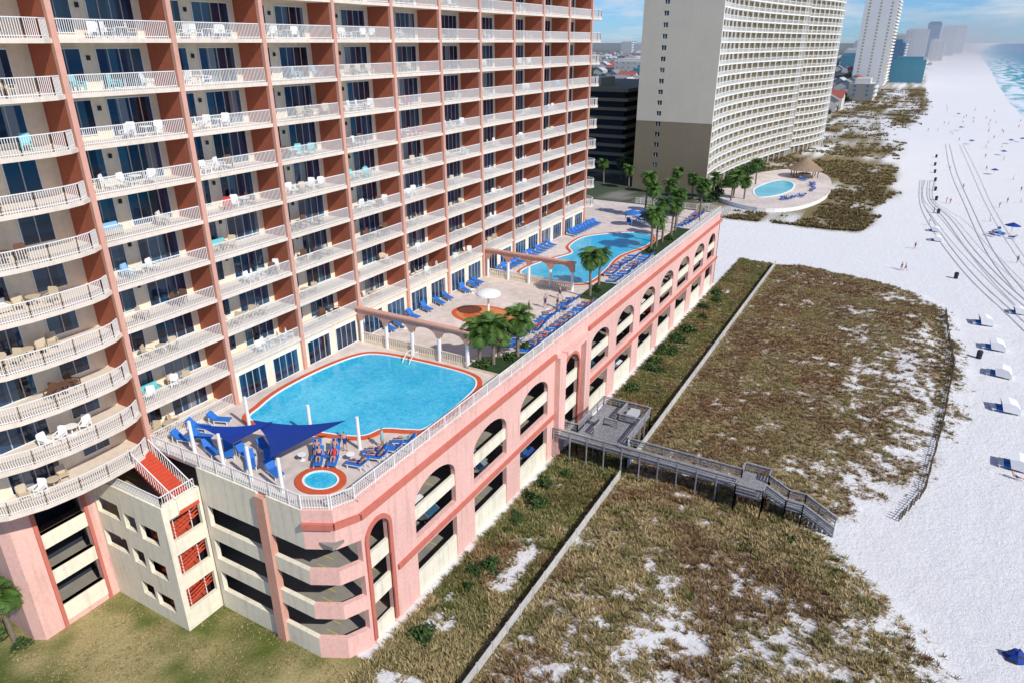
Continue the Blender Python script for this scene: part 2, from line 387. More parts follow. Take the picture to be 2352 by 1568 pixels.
# ================================================================= POOLS
def smooth(pts,n=6):
    out=[]; N=len(pts)
    for i in range(N):
        p0,p1,p2,p3=[Vector(pts[(i+j-1)%N]) for j in range(4)]
        for k in range(n):
            t=k/n; out.append(tuple(.5*((2*p1)+(-p0+p2)*t+(2*p0-5*p1+4*p2-p3)*t*t+(-p0+3*p1-3*p2+p3)*t**3)))
    return out
def pool(name,pts,z,w,label,sm=6,water='pool_water',ck='coping_red'):
    o=smooth(pts,sm) if sm else pts
    ar=sum(o[i][0]*o[(i+1)%len(o)][1]-o[(i+1)%len(o)][0]*o[i][1] for i in range(len(o)))
    if ar<0: o=o[::-1]
    N=len(o); outp=[];mid=[]
    for i in range(N):
        a=Vector(o[i-1]); b_=Vector(o[(i+1)%N]); d=(b_-a).normalized(); n=Vector((d.y,-d.x))
        outp.append(tuple(Vector(o[i])+n*w)); mid.append(tuple(Vector(o[i])+n*.18))
    root=obj(name,None,label=label,cat='pool')
    m=MB(); m.poly([(x,y,z+.045) for x,y in o],water); obj('water',m,root)
    m=MB()
    for i in range(N):
        j=(i+1)%N
        m.poly([(*o[i],z+.12),(*mid[i],z+.12),(*mid[j],z+.12),(*o[j],z+.12)][::-1],'white')
        m.poly([(*mid[i],z+.12),(*outp[i],z+.12),(*outp[j],z+.12),(*mid[j],z+.12)][::-1],ck)
        m.poly([(*outp[i],z),(*outp[j],z),(*outp[j],z+.12),(*outp[i],z+.12)],ck)
        m.poly([(*o[i],z+.02),(*o[j],z+.02),(*o[j],z+.12),(*o[i],z+.12)],'white')
    obj('coping',m,root); return root
p1=pool('swimming_pool',[(-48.4,37.2),(-49.6,39.4),(-50.4,43.0),(-50.3,48.3),(-49.4,52.6),(-47.6,54.3),(-42.8,54.9),(-36.6,54.9),(-34.3,53.4),(-33.6,49.5),(-33.6,44.1),(-34.6,43.0),(-36.9,41.9),(-38.0,39.8),(-43,38.3)],DZ,.7,'large turquoise swimming pool with red tiled edge')
jc=[(-36.05+1.4*math.cos(t*math.pi/12),33.1+1.1*math.sin(t*math.pi/12)) for t in range(24)]
ht=pool('hot_tub',jc,DZ,.75,'round bubbling hot tub with red tiled edge',0,'pool_light')
m=MB()
m.prism([(-36.05+1.0*math.cos(t*math.pi/12),33.1+.78*math.sin(t*math.pi/12)) for t in range(24)],DZ+.05,DZ+.055,'pool_water')
obj('seat_ring',m,ht)
pool('swimming_pool',[(-48.0,105.5),(-48.3,112),(-45.4,116.5),(-41.0,120.0),(-37.9,118.2),(-36.8,112.4),(-38.4,105.2),(-38.4,100.7),(-37.7,96.1),(-37.6,88.8),(-40.9,87.2),(-45.0,87.1),(-48.3,88.7),(-48.1,94.2),(-46.6,98.7),(-45.9,102.1)],DZ,.6,'curved turquoise swimming pool with red tiled edge')
m=MB()
ell=lambda rx,ry,c=(-43.7,70.6):[(c[0]+rx*math.cos(i*math.pi/20),c[1]+ry*math.sin(i*math.pi/20)) for i in range(40)]
m.prism(ell(4.6,3.2),DZ,DZ+.03,'coping_red'); m.prism(ell(4.0,2.7),DZ,DZ+.04,'splash_orange')
m.prism(ell(1.2,.9,(-45,69.6)),DZ,DZ+.05,'coping_red')
obj('splash_pad',m,label='orange oval splash pad on the pool deck',cat='splash pad')
m=MB(); m.cyl((0,0),.16,.12,0,3.1,'white'); 
for i in range(5):
    t0=i/5*math.pi/2; t1=(i+1)/5*math.pi/2
    m.cyl((0,0),1.6*math.cos(t0),1.6*math.cos(t1)+.01,3.0+.6*math.sin(t0),3.0+.6*math.sin(t1),'white',20,False)
m.cyl((0,0),1.6,.12,3.0,2.95,'white',20,False)
obj('mushroom_fountain',m,loc=(-43,70.4,DZ),label='white mushroom fountain on an orange splash pad',cat='fountain')
m=MB()
for dx in (0,.9):
    pts=[(-44+dx,55.6,DZ),(-44+dx,55.6,DZ+.95),(-44+dx,54.9,DZ+1.0),(-44+dx,53.9,DZ+.1)]
    for a,b2 in zip(pts,pts[1:]): m.bar(a,b2,.07,'white')
for i in range(3): m.prism(ell(1.5-.4*i,1.2-.35*i,(-43.5,53.9)),DZ+.05,DZ+.055+.004*i,'pool_light')
obj('pool_handrail',m,label='white handrail over the pool steps',cat='handrail')
def archwall(y,x0,x1,n,lbl):
    m=MB(); W=(x1-x0)/n
    for i in range(n):
        a=x0+W*i+.28; b2=x0+W*(i+1)-.28
        arch_head(m,'X',y-.2,y+.2,a,b2,DZ+2.7,.9,DZ+4.0,'pier_pink')
        m.box(a,y-.08,DZ,b2,y+.08,DZ+.35,'cream_wall'); m.box(a,y-.06,DZ+1.15,b2,y+.06,DZ+1.25,'cream_wall')
        for q in np.arange(a+.15,b2,.3): m.box(q-.08,y-.04,DZ+.35,q+.08,y+.04,DZ+1.15,'cream_wall')
    for i in range(n+1):
        x=x0+W*i; m.box(x-.28,y-.2,DZ+2.7,x+.28,y+.2,DZ+4.0,'pier_pink'); m.cyl((x,y),.24,.2,DZ,DZ+2.7,'rail_white',10)
    m.box(x0-.4,y-.35,DZ+4.0,x1+.4,y+.35,DZ+4.2,'pier_pink')
    obj('arched_screen',m,label=lbl,cat='arched wall')
archwall(56.5,-51.7,-37.2,4,'terracotta arched screen with white columns beside the pool')
archwall(84.7,-51.7,-38.0,4,'terracotta arched screen with white columns across the deck')
for pts in ([(-37,56.2),(-33,56.2),(-32.8,64),(-34,64.5),(-35,60),(-37,59)],[(-35.8,81.5),(-33,81.5),(-33,89.5),(-36,89.5)],[(-36,106),(-33,106),(-33,126),(-35.5,126)],[(-45,130),(-41,130),(-41,134),(-45,134)]):
    m=MB(); m.prism(pts,DZ,DZ+.35,'cream_wall','leaf_dark'); obj('planter',m,label='low planter bed with shrubs under palms',cat='planter',group='planters on the pool deck')
def sail(corners,sag=.22,n=10):
    m=MB(); A,B_,C=[Vector(c) for c in corners]; cen=(A+B_+C)/3; g={}
    for i in range(n+1):
        for j in range(n+1-i):
            k=n-i-j; a,b_,c=i/n,j/n,k/n; p=A*a+B_*b_+C*c
            e=1-27*a*b_*c; edge=(a*b_+b_*c+c*a)*3*.9
            p=p.lerp(cen,sag*edge*max(0,e)*.9)-Vector((0,0,.35*edge)); g[i,j]=tuple(p)
    for i in range(n):
        for j in range(n-i):
            m.poly([g[i,j],g[i+1,j],g[i,j+1]],'navy')
            if j<n-i-1: m.poly([g[i+1,j],g[i+1,j+1],g[i,j+1]],'navy')
    return m
shade=obj('shade_sail',None,label='dark blue triangular shade sails on white posts',cat='shade sail')
obj('canopy',sail([(-37.0,37.6,DZ+3.0),(-45.0,34.6,DZ+2.3),(-38.8,30.9,DZ+2.5)],.34),shade)
obj('canopy',sail([(-47.9,31.3,DZ+2.7),(-42.6,34.9,DZ+2.7),(-43.4,31.0,DZ+2.3)],.3),shade)
for (x,y) in [(-48.2,30.9),(-44.4,30.7),(-40.9,30.5),(-37.5,30.5),(-36.5,38.3),(-41.6,38.1-.3),(-47.6,36.2)]:
    m=MB(); m.cyl((0,0),.16,.14,0,3.1,'white'); obj('post',m,shade,loc=(x,y,DZ))
# ================================================================= FURNITURE templates
FSC=1.1
def lounger(c='loung_blue',up=.75):
    m=MB()
    for x in (-.32,.32):
        m.bar((x,-.95,.34),(x,.35,.34),.06,'white')
        for y in (-.8,.3): m.box(x-.03,y-.03,0,x+.03,y+.03,.34,'white')
    m.box(-.34,-.98,.35,.34,.3,.45,c); mt=Matrix.Translation((0,.3,.4))@Matrix.Rotation(up,4,'X'); m.box(-.34,0,-.02,.34,.8,.08,c,mt)
    m.bar((-.3,.75,.02),(-.3,.7,.6),.05,'white'); m.bar((.3,.75,.02),(.3,.7,.6),.05,'white')
    return m
L1=lounger('loung_blue',.75).mesh('lounger'); L2=lounger('loung_blue',.25).mesh('lounger')
def chair(c):
    m=MB()
    for x in (-.28,.28):
        m.bar((x,-.25,0),(x,-.25,.62),.06,c); m.bar((x,.3,0),(x,.42,.95),.06,c); m.bar((x,-.3,.62),(x,.38,.62),.08,c,.04)
    m.box(-.26,-.28,.38,.26,.3,.44,c); mt=Matrix.Translation((0,.28,.42))@Matrix.Rotation(1.35,4,'X'); m.box(-.26,0,-.03,.26,.62,.03,c,mt)
    return m
def table(c):
    m=MB(); m.cyl((0,0),.45,.45,.68,.73,c,14); m.cyl((0,0),.06,.06,.05,.68,c,6); m.cyl((0,0),.28,.2,0,.05,c,10); return m
def sofa(c):
    m=MB(); m.box(-.8,-.35,.12,.8,.35,.42,'chair_tan'); m.box(-.78,-.33,.42,.78,.3,.52,c); m.box(-.8,.25,.42,.8,.42,.85,c)
    for x in (-.85,.75): m.box(x,-.35,.1,x+.1,.4,.62,'chair_tan')
    return m
chm={c:chair(c).mesh('balcony_chair') for c in ('white','chair_tan','chair_brown','teal','chair_red','chair_green','cushion_blue')}
tbm={c:table(c).mesh('balcony_table') for c in ('white','chair_tan','chair_brown')}
sfm={c:sofa(c).mesh('outdoor_sofa') for c in ('cushion_blue','white','teal')}
cn={'white':'white','chair_tan':'tan','chair_brown':'brown wicker','teal':'turquoise','chair_red':'red','chair_green':'green','cushion_blue':'light blue'}
bal=[(k,i) for k in range(NF) for i in range(-1,NB)]
bal=[(k,i) for k,i in bal if not(k==0 and i>0) and inframe(XF,(colY[i]+4 if i>=0 else 24),DZ+k*FS+.5)]
bal.sort(key=lambda q:(q[1],q[0])); nch=0;ntb=0
for k,i in bal:
    z=DZ+k*FS+.02; y0=colY[i] if i>=0 else 19.5
    c=R.choices(list(chm),[6,7,4,.9,.5,.4,.9])[0]
    n=R.choice([2,3,4,4]) if i<6 else 2
    if R.random()<.8 and ntb<100:
        t=c if c in tbm else 'white'; ty=y0+R.uniform(2.5,6.8)
        obj('balcony_table',tbm[t],loc=(-53.5,ty,z),scale=FSC,label='round %s table on a condo balcony'%cn[t],cat='table',group='balcony furniture'); ntb+=1
        ys=[ty-1.0,ty+1.0,ty-2.0,ty+2.0]
    else: ys=[y0+R.uniform(.9,8) for _ in range(4)]
    for q in range(n):
        if nch>=295: break
        yy=min(max(ys[q],y0+.7),y0+S-.7)
        cc=c if R.random()<.8 else R.choice(['white','chair_tan','chair_brown'])
        obj('balcony_chair',chm[cc],loc=(-53.3+R.uniform(-.7,.4),yy,z),rz=math.pi/2+R.uniform(-1.2,1.2),scale=FSC*1.02,label='%s chair on a condo balcony'%cn[cc],cat='chair',group='balcony furniture'); nch+=1
    if R.random()<.14:
        s_=R.choice(list(sfm)); obj('outdoor_sofa',sfm[s_],loc=(-54.2,y0+R.uniform(1.5,4),z),rz=math.pi/2,scale=FSC,label='cushioned %s sofa on a condo balcony'%cn.get(s_,s_),cat='sofa',group='balcony furniture')
# people
def person(pose,suit,name='person'):
    if pose=='stand':
        J=dict(p=(0,0,.95),c=(0,0,1.3),n=(0,0,1.5),h=(0,.02,1.62),t=(0,.0,1.74),ls=(-.18,0,1.42),le=(-.25,-.03,1.13),lh=(-.25,.1,.9),rs=(.18,0,1.42),re=(.25,-.03,1.13),rh=(.27,.08,.9),lk=(-.11,.05,.5),la=(-.11,0,.08),lf=(-.12,.17,.04),rk=(.11,-.02,.5),ra=(.12,-.12,.09),rf=(.12,.04,.04))
    elif pose=='walk':
        J=dict(p=(0,0,.93),c=(0,.03,1.28),n=(0,.05,1.48),h=(0,.08,1.6),t=(0,.07,1.72),ls=(-.18,.03,1.4),le=(-.23,-.15,1.15),lh=(-.22,-.05,.92),rs=(.18,.03,1.4),re=(.23,.15,1.16),rh=(.2,.32,1.0),lk=(-.1,.22,.52),la=(-.1,.28,.09),lf=(-.1,.45,.05),rk=(.1,-.06,.5),ra=(.1,-.36,.16),rf=(.1,-.26,.04))
    else:
        J=dict(p=(0,.1,.52),c=(0,.4,.78),n=(0,.52,.95),h=(0,.56,1.06),t=(0,.58,1.17),ls=(-.18,.47,.9),le=(-.28,.3,.68),lh=(-.2,.08,.62),rs=(.18,.47,.9),re=(.28,.3,.68),rh=(.2,.08,.62),lk=(-.12,-.35,.72),la=(-.12,-.75,.52),lf=(-.12,-.82,.62),rk=(.12,-.38,.56),ra=(.12,-.8,.52),rf=(.12,-.86,.62))
    rad=dict(p=.15,c=.15,n=.055,h=.095,t=.085,ls=.06,le=.045,lh=.04,rs=.06,re=.045,rh=.04,lk=.065,la=.045,lf=.04,rk=.065,ra=.045,rf=.04)
    ed=[('p','c'),('c','n'),('n','h'),('h','t'),('c','ls'),('ls','le'),('le','lh'),('c','rs'),('rs','re'),('re','rh'),('p','lk'),('lk','la'),('la','lf'),('p','rk'),('rk','ra'),('ra','rf')]
    ks=list(J); me=bpy.data.meshes.new('tmp'); me.from_pydata([J[k] for k in ks],[(ks.index(a),ks.index(b_)) for a,b_ in ed],[])
    o=bpy.data.objects.new('tmp',me); COL.objects.link(o); md=o.modifiers.new('s','SKIN'); 
    for i,k in enumerate(ks):
        me.skin_vertices[0].data[i].radius=(rad[k],rad[k]*.8); me.skin_vertices[0].data[i].use_root=(k=='p')
    sb=o.modifiers.new('b','SUBSURF'); sb.levels=1
    dg=bpy.context.evaluated_depsgraph_get(); out=bpy.data.meshes.new_from_object(o.evaluated_get(dg))
    bpy.data.objects.remove(o)
    out.materials.clear()
    for k in ('skin',suit,'hair'): out.materials.append(M[k])
    pv=Vector(J['p']); hd=Vector(J['t']); bk=(Vector((0,-.05,.03)) if pose!='sit' else Vector((0,.05,.04)))
    cc=Vector(J['c'])
    for f in out.polygons:
        c=f.center
        f.material_index=0
        if (c-pv).length<.25 or (suit in('white','chair_red','teal') and (c-cc).length<.2 and abs(c.x)<.17): f.material_index=1
        if (c-(hd+bk)).length<.115: f.material_index=2
        f.use_smooth=True
    out.name=name; return out
PM={(p,s):person(p,s) for p in ('stand','walk','sit') for s in ('navy','chair_red','teal','white','dark')}
PD={'navy':'blue swimwear','chair_red':'a red top','teal':'a turquoise top','white':'a white shirt','dark':'black swimwear'}
def put_person(pose,x,y,z,rz,what):
    s=R.choice(list(PD)); obj('person',PM[pose,s],loc=(x,y,z),rz=rz,scale=FSC,label='person in %s %s'%(PD[s],what),cat='person',group='people at the beach resort')
def put_lounger(x,y,rz,pp=.3,flat=False,z=DZ):
    obj('sun_lounger',L2 if flat else L1,loc=(x,y,z+.01),rz=rz,scale=FSC,label='blue sun lounger with raised back on the deck' if not flat else 'blue sun lounger lying flat on the deck',cat='sun lounger',group='blue sun loungers on the pool deck')
    if R.random()<pp and not flat: put_person('sit',x,y,z+.01,rz,'reclining on a sun lounger')
for (x,y) in [(-51.2,33.6),(-50.6,35.4),(-50.6,31.6),(-49.6,32.6)]: put_lounger(x,y,1.9+R.uniform(-.2,.2),0)
for (x,y) in [(-47,31.6),(-45.5,32.2),(-44.0,32.6),(-42.6,31.9),(-41.2,32.7),(-43.0,34.0),(-39.9,31.9)]: put_lounger(x,y,1.2+R.uniform(-.3,.3),0)
for (x,y) in [(-38.9,35.7),(-37.8,36.5),(-38.0,35.0),(-36.9,35.6)]: put_lounger(x,y,.5+R.uniform(-.2,.2),.8)
for (x,y) in [(-34.6,36.0),(-34.0,37.6),(-33.7,39.2),(-33.5,40.7),(-34.6,38.2)]: put_lounger(x,y,-1.2+R.uniform(-.2,.2),.7)
put_person('stand',-34.9,39.4,DZ+.01,2,'standing on the pool deck'); put_person('stand',-37.3,37.4,DZ+.01,1,'standing on the pool deck')
for y in (60.6,62.3,65.2,68.2,71.0,73.2,76.9,79.2,80.8): put_lounger(-51.1+R.uniform(-.2,.4),y,1.57+R.uniform(-.5,-.2),0,flat=R.random()<.3)
for y in np.arange(62.5,81,1.35):
    put_lounger(-33.4,y+R.uniform(-.2,.2),-1.2+R.uniform(-.35,.35),.6); put_lounger(-35.7+R.uniform(-.4,.4),y+.4+R.uniform(-.2,.2),-1.2+R.uniform(-.4,.4),.6)
for y in np.arange(90,106,1.4): put_lounger(-34.0+R.uniform(-.2,.2),y,-1.2+R.uniform(-.25,.25),.45)
for y in np.arange(93.5,105,1.5): put_lounger(-35.9+R.uniform(-.2,.2),y,-1.3+R.uniform(-.3,.3),.45)
for y in np.arange(87,104,1.4): put_lounger(-50.8,y,1.3+R.uniform(-.1,.1),.05,flat=R.random()<.4)
for j in range(9): put_lounger(-50.6+.05*j,112+j*1.25,1.3,0)
for j in range(12): put_lounger(-34.5+R.uniform(-1,.5),127+j*1.2,-1.2,.4); put_lounger(-43+R.uniform(-3,3),124+R.uniform(0,16),R.uniform(0,6),.2)
for _ in range(8): put_person(R.choice(['stand','walk']),R.uniform(-40,-36.5),R.uniform(62,83),DZ+.01,R.uniform(0,6),'standing on the pool deck')
for _ in range(5): put_person(R.choice(['stand','walk']),R.uniform(-50,-36),R.uniform(122,141),DZ+.01,R.uniform(0,6),'standing on the pool deck')
for (x,y) in [(-39.5,34.6),(-36,36.6),(-36.6,70),(-36.9,75),(-49.8,62),(-49.6,77)]:
    obj('side_table',tbm['white'],loc=(x,y,DZ),scale=.8,label='small round white table between sun loungers',cat='table',group='deck side tables')
um=MB(); um.cyl((0,0),.04,.04,0,2.5,'white',6); um.cyl((0,0),1.5,.03,2.1,2.7,'loung_blue',10,False); um=um.mesh('beach_umbrella')
for (x,y) in [(-44,124.5),(-41.8,126),(-40.8,131),(-39.5,136),(-42,139)]:
    obj('patio_umbrella',um,loc=(x,y,DZ),scale=1.15,label='open blue umbrella on the pool deck',cat='umbrella',group='blue patio umbrellas')
# ================================================================= PALMS
def palm_crown(seed,n=58,L=2.0):
    r=random.Random(seed); m=MB()
    for i in range(n):
        az=r.uniform(0,6.28); el=r.uniform(-.9,1.35); dead=el<-.72
        k='frond_dead' if dead else 'frond'; ll=L*r.uniform(.75,1.1)
        d=Vector((math.cos(az),math.sin(az),0)); side=Vector((-d.y,d.x,0)); p=Vector((0,0,0)); e=el; pts=[p.copy()]
        for s_ in range(7):
            p=p+(d*math.cos(e)+Vector((0,0,math.sin(e))))*ll/7; e-=.14+.05*s_; pts.append(p.copy())
        for s_ in range(2,8):
            p=pts[s_]; a=(pts[s_]-pts[s_-1]).normalized()
            for sg in (-1,1):
                for q in range(3):
                    o_=p-a*(q*ll/21); wl=ll*.36*math.sin(math.pi*min(.95,(s_+1-q/3)/8.5))
                    tip=o_+side*sg*wl+a*wl*.8-Vector((0,0,wl*r.uniform(.15,.5)))
                    m.poly([o_,o_+a*.13,tip],k)
        m.bar(pts[0],pts[3],.04,k)
    return m.mesh('crown')
crowns=[palm_crown(s) for s in (1,2,3)]
def trunk_mesh(h,lean):
    m=MB(); n=9
    for i in range(n):
        t0,t1=i/n,(i+1)/n; f=lambda t:(lean*t*t*h,0.0)
        r0=.2-.06*t0; r1=.2-.06*t1
        a=[(f(t0)[0]+r0*1.08*math.cos(q*math.pi/4),r0*1.08*math.sin(q*math.pi/4),t0*h) for q in range(8)]
        b_=[(f(t1)[0]+r1*math.cos(q*math.pi/4),r1*math.sin(q*math.pi/4),t1*h) for q in range(8)]
        for q in range(8): m.poly([a[q],a[(q+1)%8],b_[(q+1)%8],b_[q]],'trunk')
    return m.mesh('trunk')
tr={h:trunk_mesh(h,l) for h,l in ((4,.02),(6,.03),(8,.05))}
def palm(x,y,z,h,s=1.0):
    base=min(tr,key=lambda q:abs(q-h)); e=obj('palm_tree',None,loc=(x,y,z),rz=R.uniform(0,6.28),scale=1,label='tall palm tree with rounded green crown' if h>5 else 'short palm tree with full green crown',cat='palm tree',group='palm trees')
    t=obj('trunk',tr[base],e,scale=(s,s,h/base)); lean={4:.02,6:.03,8:.05}[base]
    obj('crown',R.choice(crowns),e,loc=(lean*base*s,0,h),rz=R.uniform(0,6.28),scale=s)
for x,y,h,s in [(-36.4,57.6,4.2,1.1),(-34.9,58.0,4.6,1.05),(-33.6,61.0,4.8,1.1),(-35.3,59.8,3.4,1.0),(-34.6,83.1,5.8,1.0),(-35.3,87.9,4.8,.95),(-34.8,108.7,6.5,1.05),(-34.9,114.9,7,1),(-34.8,111.5,5,1),(-35.2,123.3,7,1),(-34.6,119,6,1),(-44.1,132.1,8,1),(-42.5,131.5,6,1),(-37,130,6,1),(-34,135,6.5,1),(-41,137,6,1)]:
    palm(x,y,DZ,h,s)
palm(-58.4,17.9,0,5.4,1.1)
for x,y in [(-92,246),(-88,240),(-84,232),(-95,236),(-75,229),(-60,226),(-56,224),(-54,229),(-48,231),(-50,238),(-44,228),(-46,255),(-47,223),(-66,228)]:
    palm(x,y,0,R.uniform(5.5,8.5),1.35)
def bush(seed):
    r=random.Random(seed); m=MB()
    for i in range(420):
        th=r.uniform(0,6.28); ph=r.uniform(0,1.45); rr=r.uniform(.55,1)*(1+.25*math.sin(3*th+seed)); 
        p=Vector((math.cos(th)*math.cos(ph)*rr,math.sin(th)*math.cos(ph)*rr,math.sin(ph)*rr*.8))
        u=Vector((r.uniform(-1,1),r.uniform(-1,1),r.uniform(-1,1))).normalized()*.16; v=u.cross(Vector((r.uniform(-1,1),r.uniform(-1,1),1))).normalized()*.10
        m.poly([p-u,p+v,p+u,p-v],'leaf' if r.random()<.6 else 'leaf_dark')
    return m.mesh('shrub')
bs=[bush(s) for s in range(3)]
shl=[(-28.6,35.4,1.2),(-28.0,45.5,1.1),(-28.9,44.2,.8),(-28.8,56.8,1.3),(-29.6,60.2,1.0),(-28.9,82,1.1),(-29.4,88,1.2),(-29.3,104,1.5),(-29.0,109,1.6),(-28.6,114,1.5),(-29.5,96,1.1),(-34,60,.9),(-34,63.4,.8),(-35.5,57,.9),(-34.5,85.5,.8),(-34.5,108,.9),(-34.3,117,.9),(-3.4,63.6,.9),(-60.3,17.3,1.1),(-57.6,18.0,.8)]
shl+=[(R.uniform(-30.4,-28),R.uniform(33,66),R.uniform(.4,.8)) for _ in range(10)]+[(R.uniform(-30.4,-27.5),R.uniform(78,138),R.uniform(.6,1.2)) for _ in range(22)]
for x,y,s in shl:
    z=DZ+.3 if -36.9<x<-32 and y>50 else 0
    obj('shrub',R.choice(bs),loc=(x,y,z),rz=R.uniform(0,6),scale=s,label='dense green shrub beside the parking podium' if z==0 else 'low green shrub in a deck planter',cat='shrub',group='green shrubs')
# ================================================================= TERRAIN
def itp(y,t):
    if y<=t[0][0]: return t[0][1]
    for (a,p),(b_,q) in zip(t,t[1:]):
        if y<=b_: return p+(q-p)*(y-a)/(b_-a)
    return t[-1][1]
XE1=[(0,13),(45,12),(52,11.6),(55,11),(58.6,8.6),(63,4.6),(67,.6),(72,5),(81.6,10),(98,13),(119,15),(147,13.5),(156,8),(161,0),(165,-30),(166,-60)]
XE2=[(203,-60),(205,-6),(263,-1),(412,-1.6),(693,8),(964,-1),(4000,0)]
def nz(x,y,s,o=0): return noise.noise(Vector((x*s,y*s,o)))
def cover(x,y):
    if y<184:
        xe=itp(y,XE1)+2.2*nz(x,y,.2,3)+1.2*nz(x,y,.7,5)
        mk=min(1,max(0,(xe-x)/4.0))
        if mk<=0: return 0
        p=nz(x,y,.15,1)*.38+nz(x,y,.45,2)*.5+nz(x,y,1.0,7)*.5
        if y>67:
            dens=.90-.40*max(0,min(1,(x+8)/13))*(1 if y<128 else .4)
            if x>9.5 and y>80: dens=.72
        else: 
            dens=.70-.20*math.exp(-((x+2)/10)**2-((y-44)/12)**2)
            if y>56: dens+=.22
        if x<-22.6: dens=1.0
        if x<-31: return 1 if y<30 else 0
        if -29.5<x<-24.5 and y<54 and nz(x,y,.25,91)>.2: dens=.4
        return mk*min(1,max(0,p+dens))
    else:
        xe=itp(y,XE2)+6*nz(x,y,.04,3)
        mk=min(1,max(0,(xe-x)/5))
        if x<-58-max(0,(y-400))*.05: return 1
        dens=.85 if y<330 else .5
        if y<235 and x<-25: dens=.6
        return mk*min(1,max(0,(nz(x,y,.06,1)+nz(x,y,.2,2)*.7)*.8+dens))
def hgt(x,y,c):
    if x<-31 : return 0
    if y>166: return 0
    e=max(0,min(1,(itp(y,XE1)-x)/8))*max(0,min(1,(x+22)/5))
    d=1.0 if abs(y-67.5)>5 else .4
    return e*(.75+.9*nz(x,y,.07,8)+.25*nz(x,y,.3,9))*d+.05*nz(x,y,.4,5)
def axis_pts(lo,hi,st,ext):
    a=list(np.arange(lo,hi,st)); s=st; v=a[-1]
    while v<ext[1]: s*=1.12; v+=s; a.append(v)
    s=st; v=a[0]; b_=[]
    while v>ext[0]: s*=1.12; v-=s; b_.append(v)
    return b_[::-1]+a
xs=axis_pts(-60,26,.6,(-22000,22000)); ys=axis_pts(14,168,.6,(-3000,32000))
nx,ny=len(xs),len(ys); V=[];CV=[];VC=[]
for y in ys:
    for x in xs:
        c=cover(x,y) if x>-58 or y>184 else 1.0
        if x<=-58 or (x<-31 and y<31): c=1.0
        V.append((x,y,hgt(x,y,c) if (-40<x<30 and y<170) else 0)); CV.append(c)
        n=nz(x,y,.08,4)*.5+.5; n2=nz(x,y,.5,6)*.5+.5
        if x<-31 and y<60:
            t=max(0,min(1,.62+nz(x,y,.16,4)*1.6+nz(x,y,.5,14)*.8)); col=(.11+.29*t,.135+.19*t,.03+.12*t)
        elif y>184 and x<-58:
            col=(.05+.10*n*n2,.075+.06*n*n2,.04+.03*n) if y>600 or n<.62 else (.22,.21,.18)
        elif y>184: col=(.16+.08*n,.13+.05*n,.07)
        elif x<-22.6: col=(.13+.08*n,.115+.06*n,.05)
        else: col=(.23+.10*n,.165+.07*n,.09+.03*n2)
        VC.append((*col,1))
F=[(j*nx+i,j*nx+i+1,(j+1)*nx+i+1,(j+1)*nx+i) for j in range(ny-1) for i in range(nx-1)]
me=bpy.data.meshes.new('ground'); me.from_pydata(V,[],F)
at=me.attributes.new('cover','FLOAT','POINT'); at.data.foreach_set('value',CV)
at=me.attributes.new('veg','FLOAT_COLOR','POINT'); at.data.foreach_set('color',np.array(VC).ravel())
me.polygons.foreach_set('use_smooth',[True]*len(me.polygons))
gm=bpy.data.materials.new('ground'); gm.use_nodes=True; nt=gm.node_tree; bs_=nt.nodes['Principled BSDF']; bs_.inputs['Roughness'].default_value=.95; bs_.inputs['Specular IOR Level'].default_value=.1
g=nn(nt,'ShaderNodeNewGeometry'); a1=nn(nt,'ShaderNodeAttribute',attribute_name='cover'); a2=nn(nt,'ShaderNodeAttribute',attribute_name='veg')
def N(scale,det=6,ro=.6):
    n=nn(nt,'ShaderNodeTexNoise'); n.inputs['Scale'].default_value=scale; n.inputs['Detail'].default_value=det; n.inputs['Roughness'].default_value=ro; nt.links.new(g.outputs['Position'],n.inputs['Vector']); return n
def mth(op,a,b_=None,clamp=False):
    n=nn(nt,'ShaderNodeMath',operation=op); n.use_clamp=clamp
    for i,q in enumerate((a,b_)):
        if q is None: continue
        if isinstance(q,(int,float)): n.inputs[i].default_value=q
        else: nt.links.new(q,n.inputs[i])
    return n.outputs[0]
n1=N(2.6,7,.75); n2=N(.9,5); n3=N(5,4); n4=N(.06,4)
f=mth('ADD',a1.outputs['Fac'],mth('MULTIPLY',mth('SUBTRACT',n1.outputs[0],.5),2.8)); f=mth('ADD',mth('MULTIPLY',mth('SUBTRACT',f,.5),3),.5,True)
f=mth('MULTIPLY',f,mth('MULTIPLY',a1.outputs['Fac'],8,True),True)
sand=nn(nt,'ShaderNodeMixRGB'); sand.inputs[1].default_value=(.70,.685,.66,1); sand.inputs[2].default_value=(.82,.81,.79,1)
nt.links.new(mth('ADD',mth('MULTIPLY',n2.outputs[0],.5),mth('MULTIPLY',n4.outputs[0],.5)),sand.inputs[0])
vs=nn(nt,'ShaderNodeVectorMath',operation='SCALE'); nt.links.new(a2.outputs['Color'],vs.inputs[0]); nt.links.new(mth('ADD',mth('MULTIPLY',n3.outputs[0],1.3),.35),vs.inputs['Scale'])
mx=nn(nt,'ShaderNodeMixRGB'); nt.links.new(f,mx.inputs[0]); nt.links.new(sand.outputs[0],mx.inputs[1]); nt.links.new(vs.outputs[0],mx.inputs[2]); nt.links.new(mx.outputs[0],bs_.inputs['Base Color'])
bp=nn(nt,'ShaderNodeBump'); bp.inputs['Strength'].default_value=.85; bp.inputs['Distance'].default_value=.2
nt.links.new(mth('ADD',n1.outputs[0],n2.outputs[0]),bp.inputs['Height']); nt.links.new(bp.outputs[0],bs_.inputs['Normal'])
me.materials.append(gm); obj('ground',me,kind='structure')
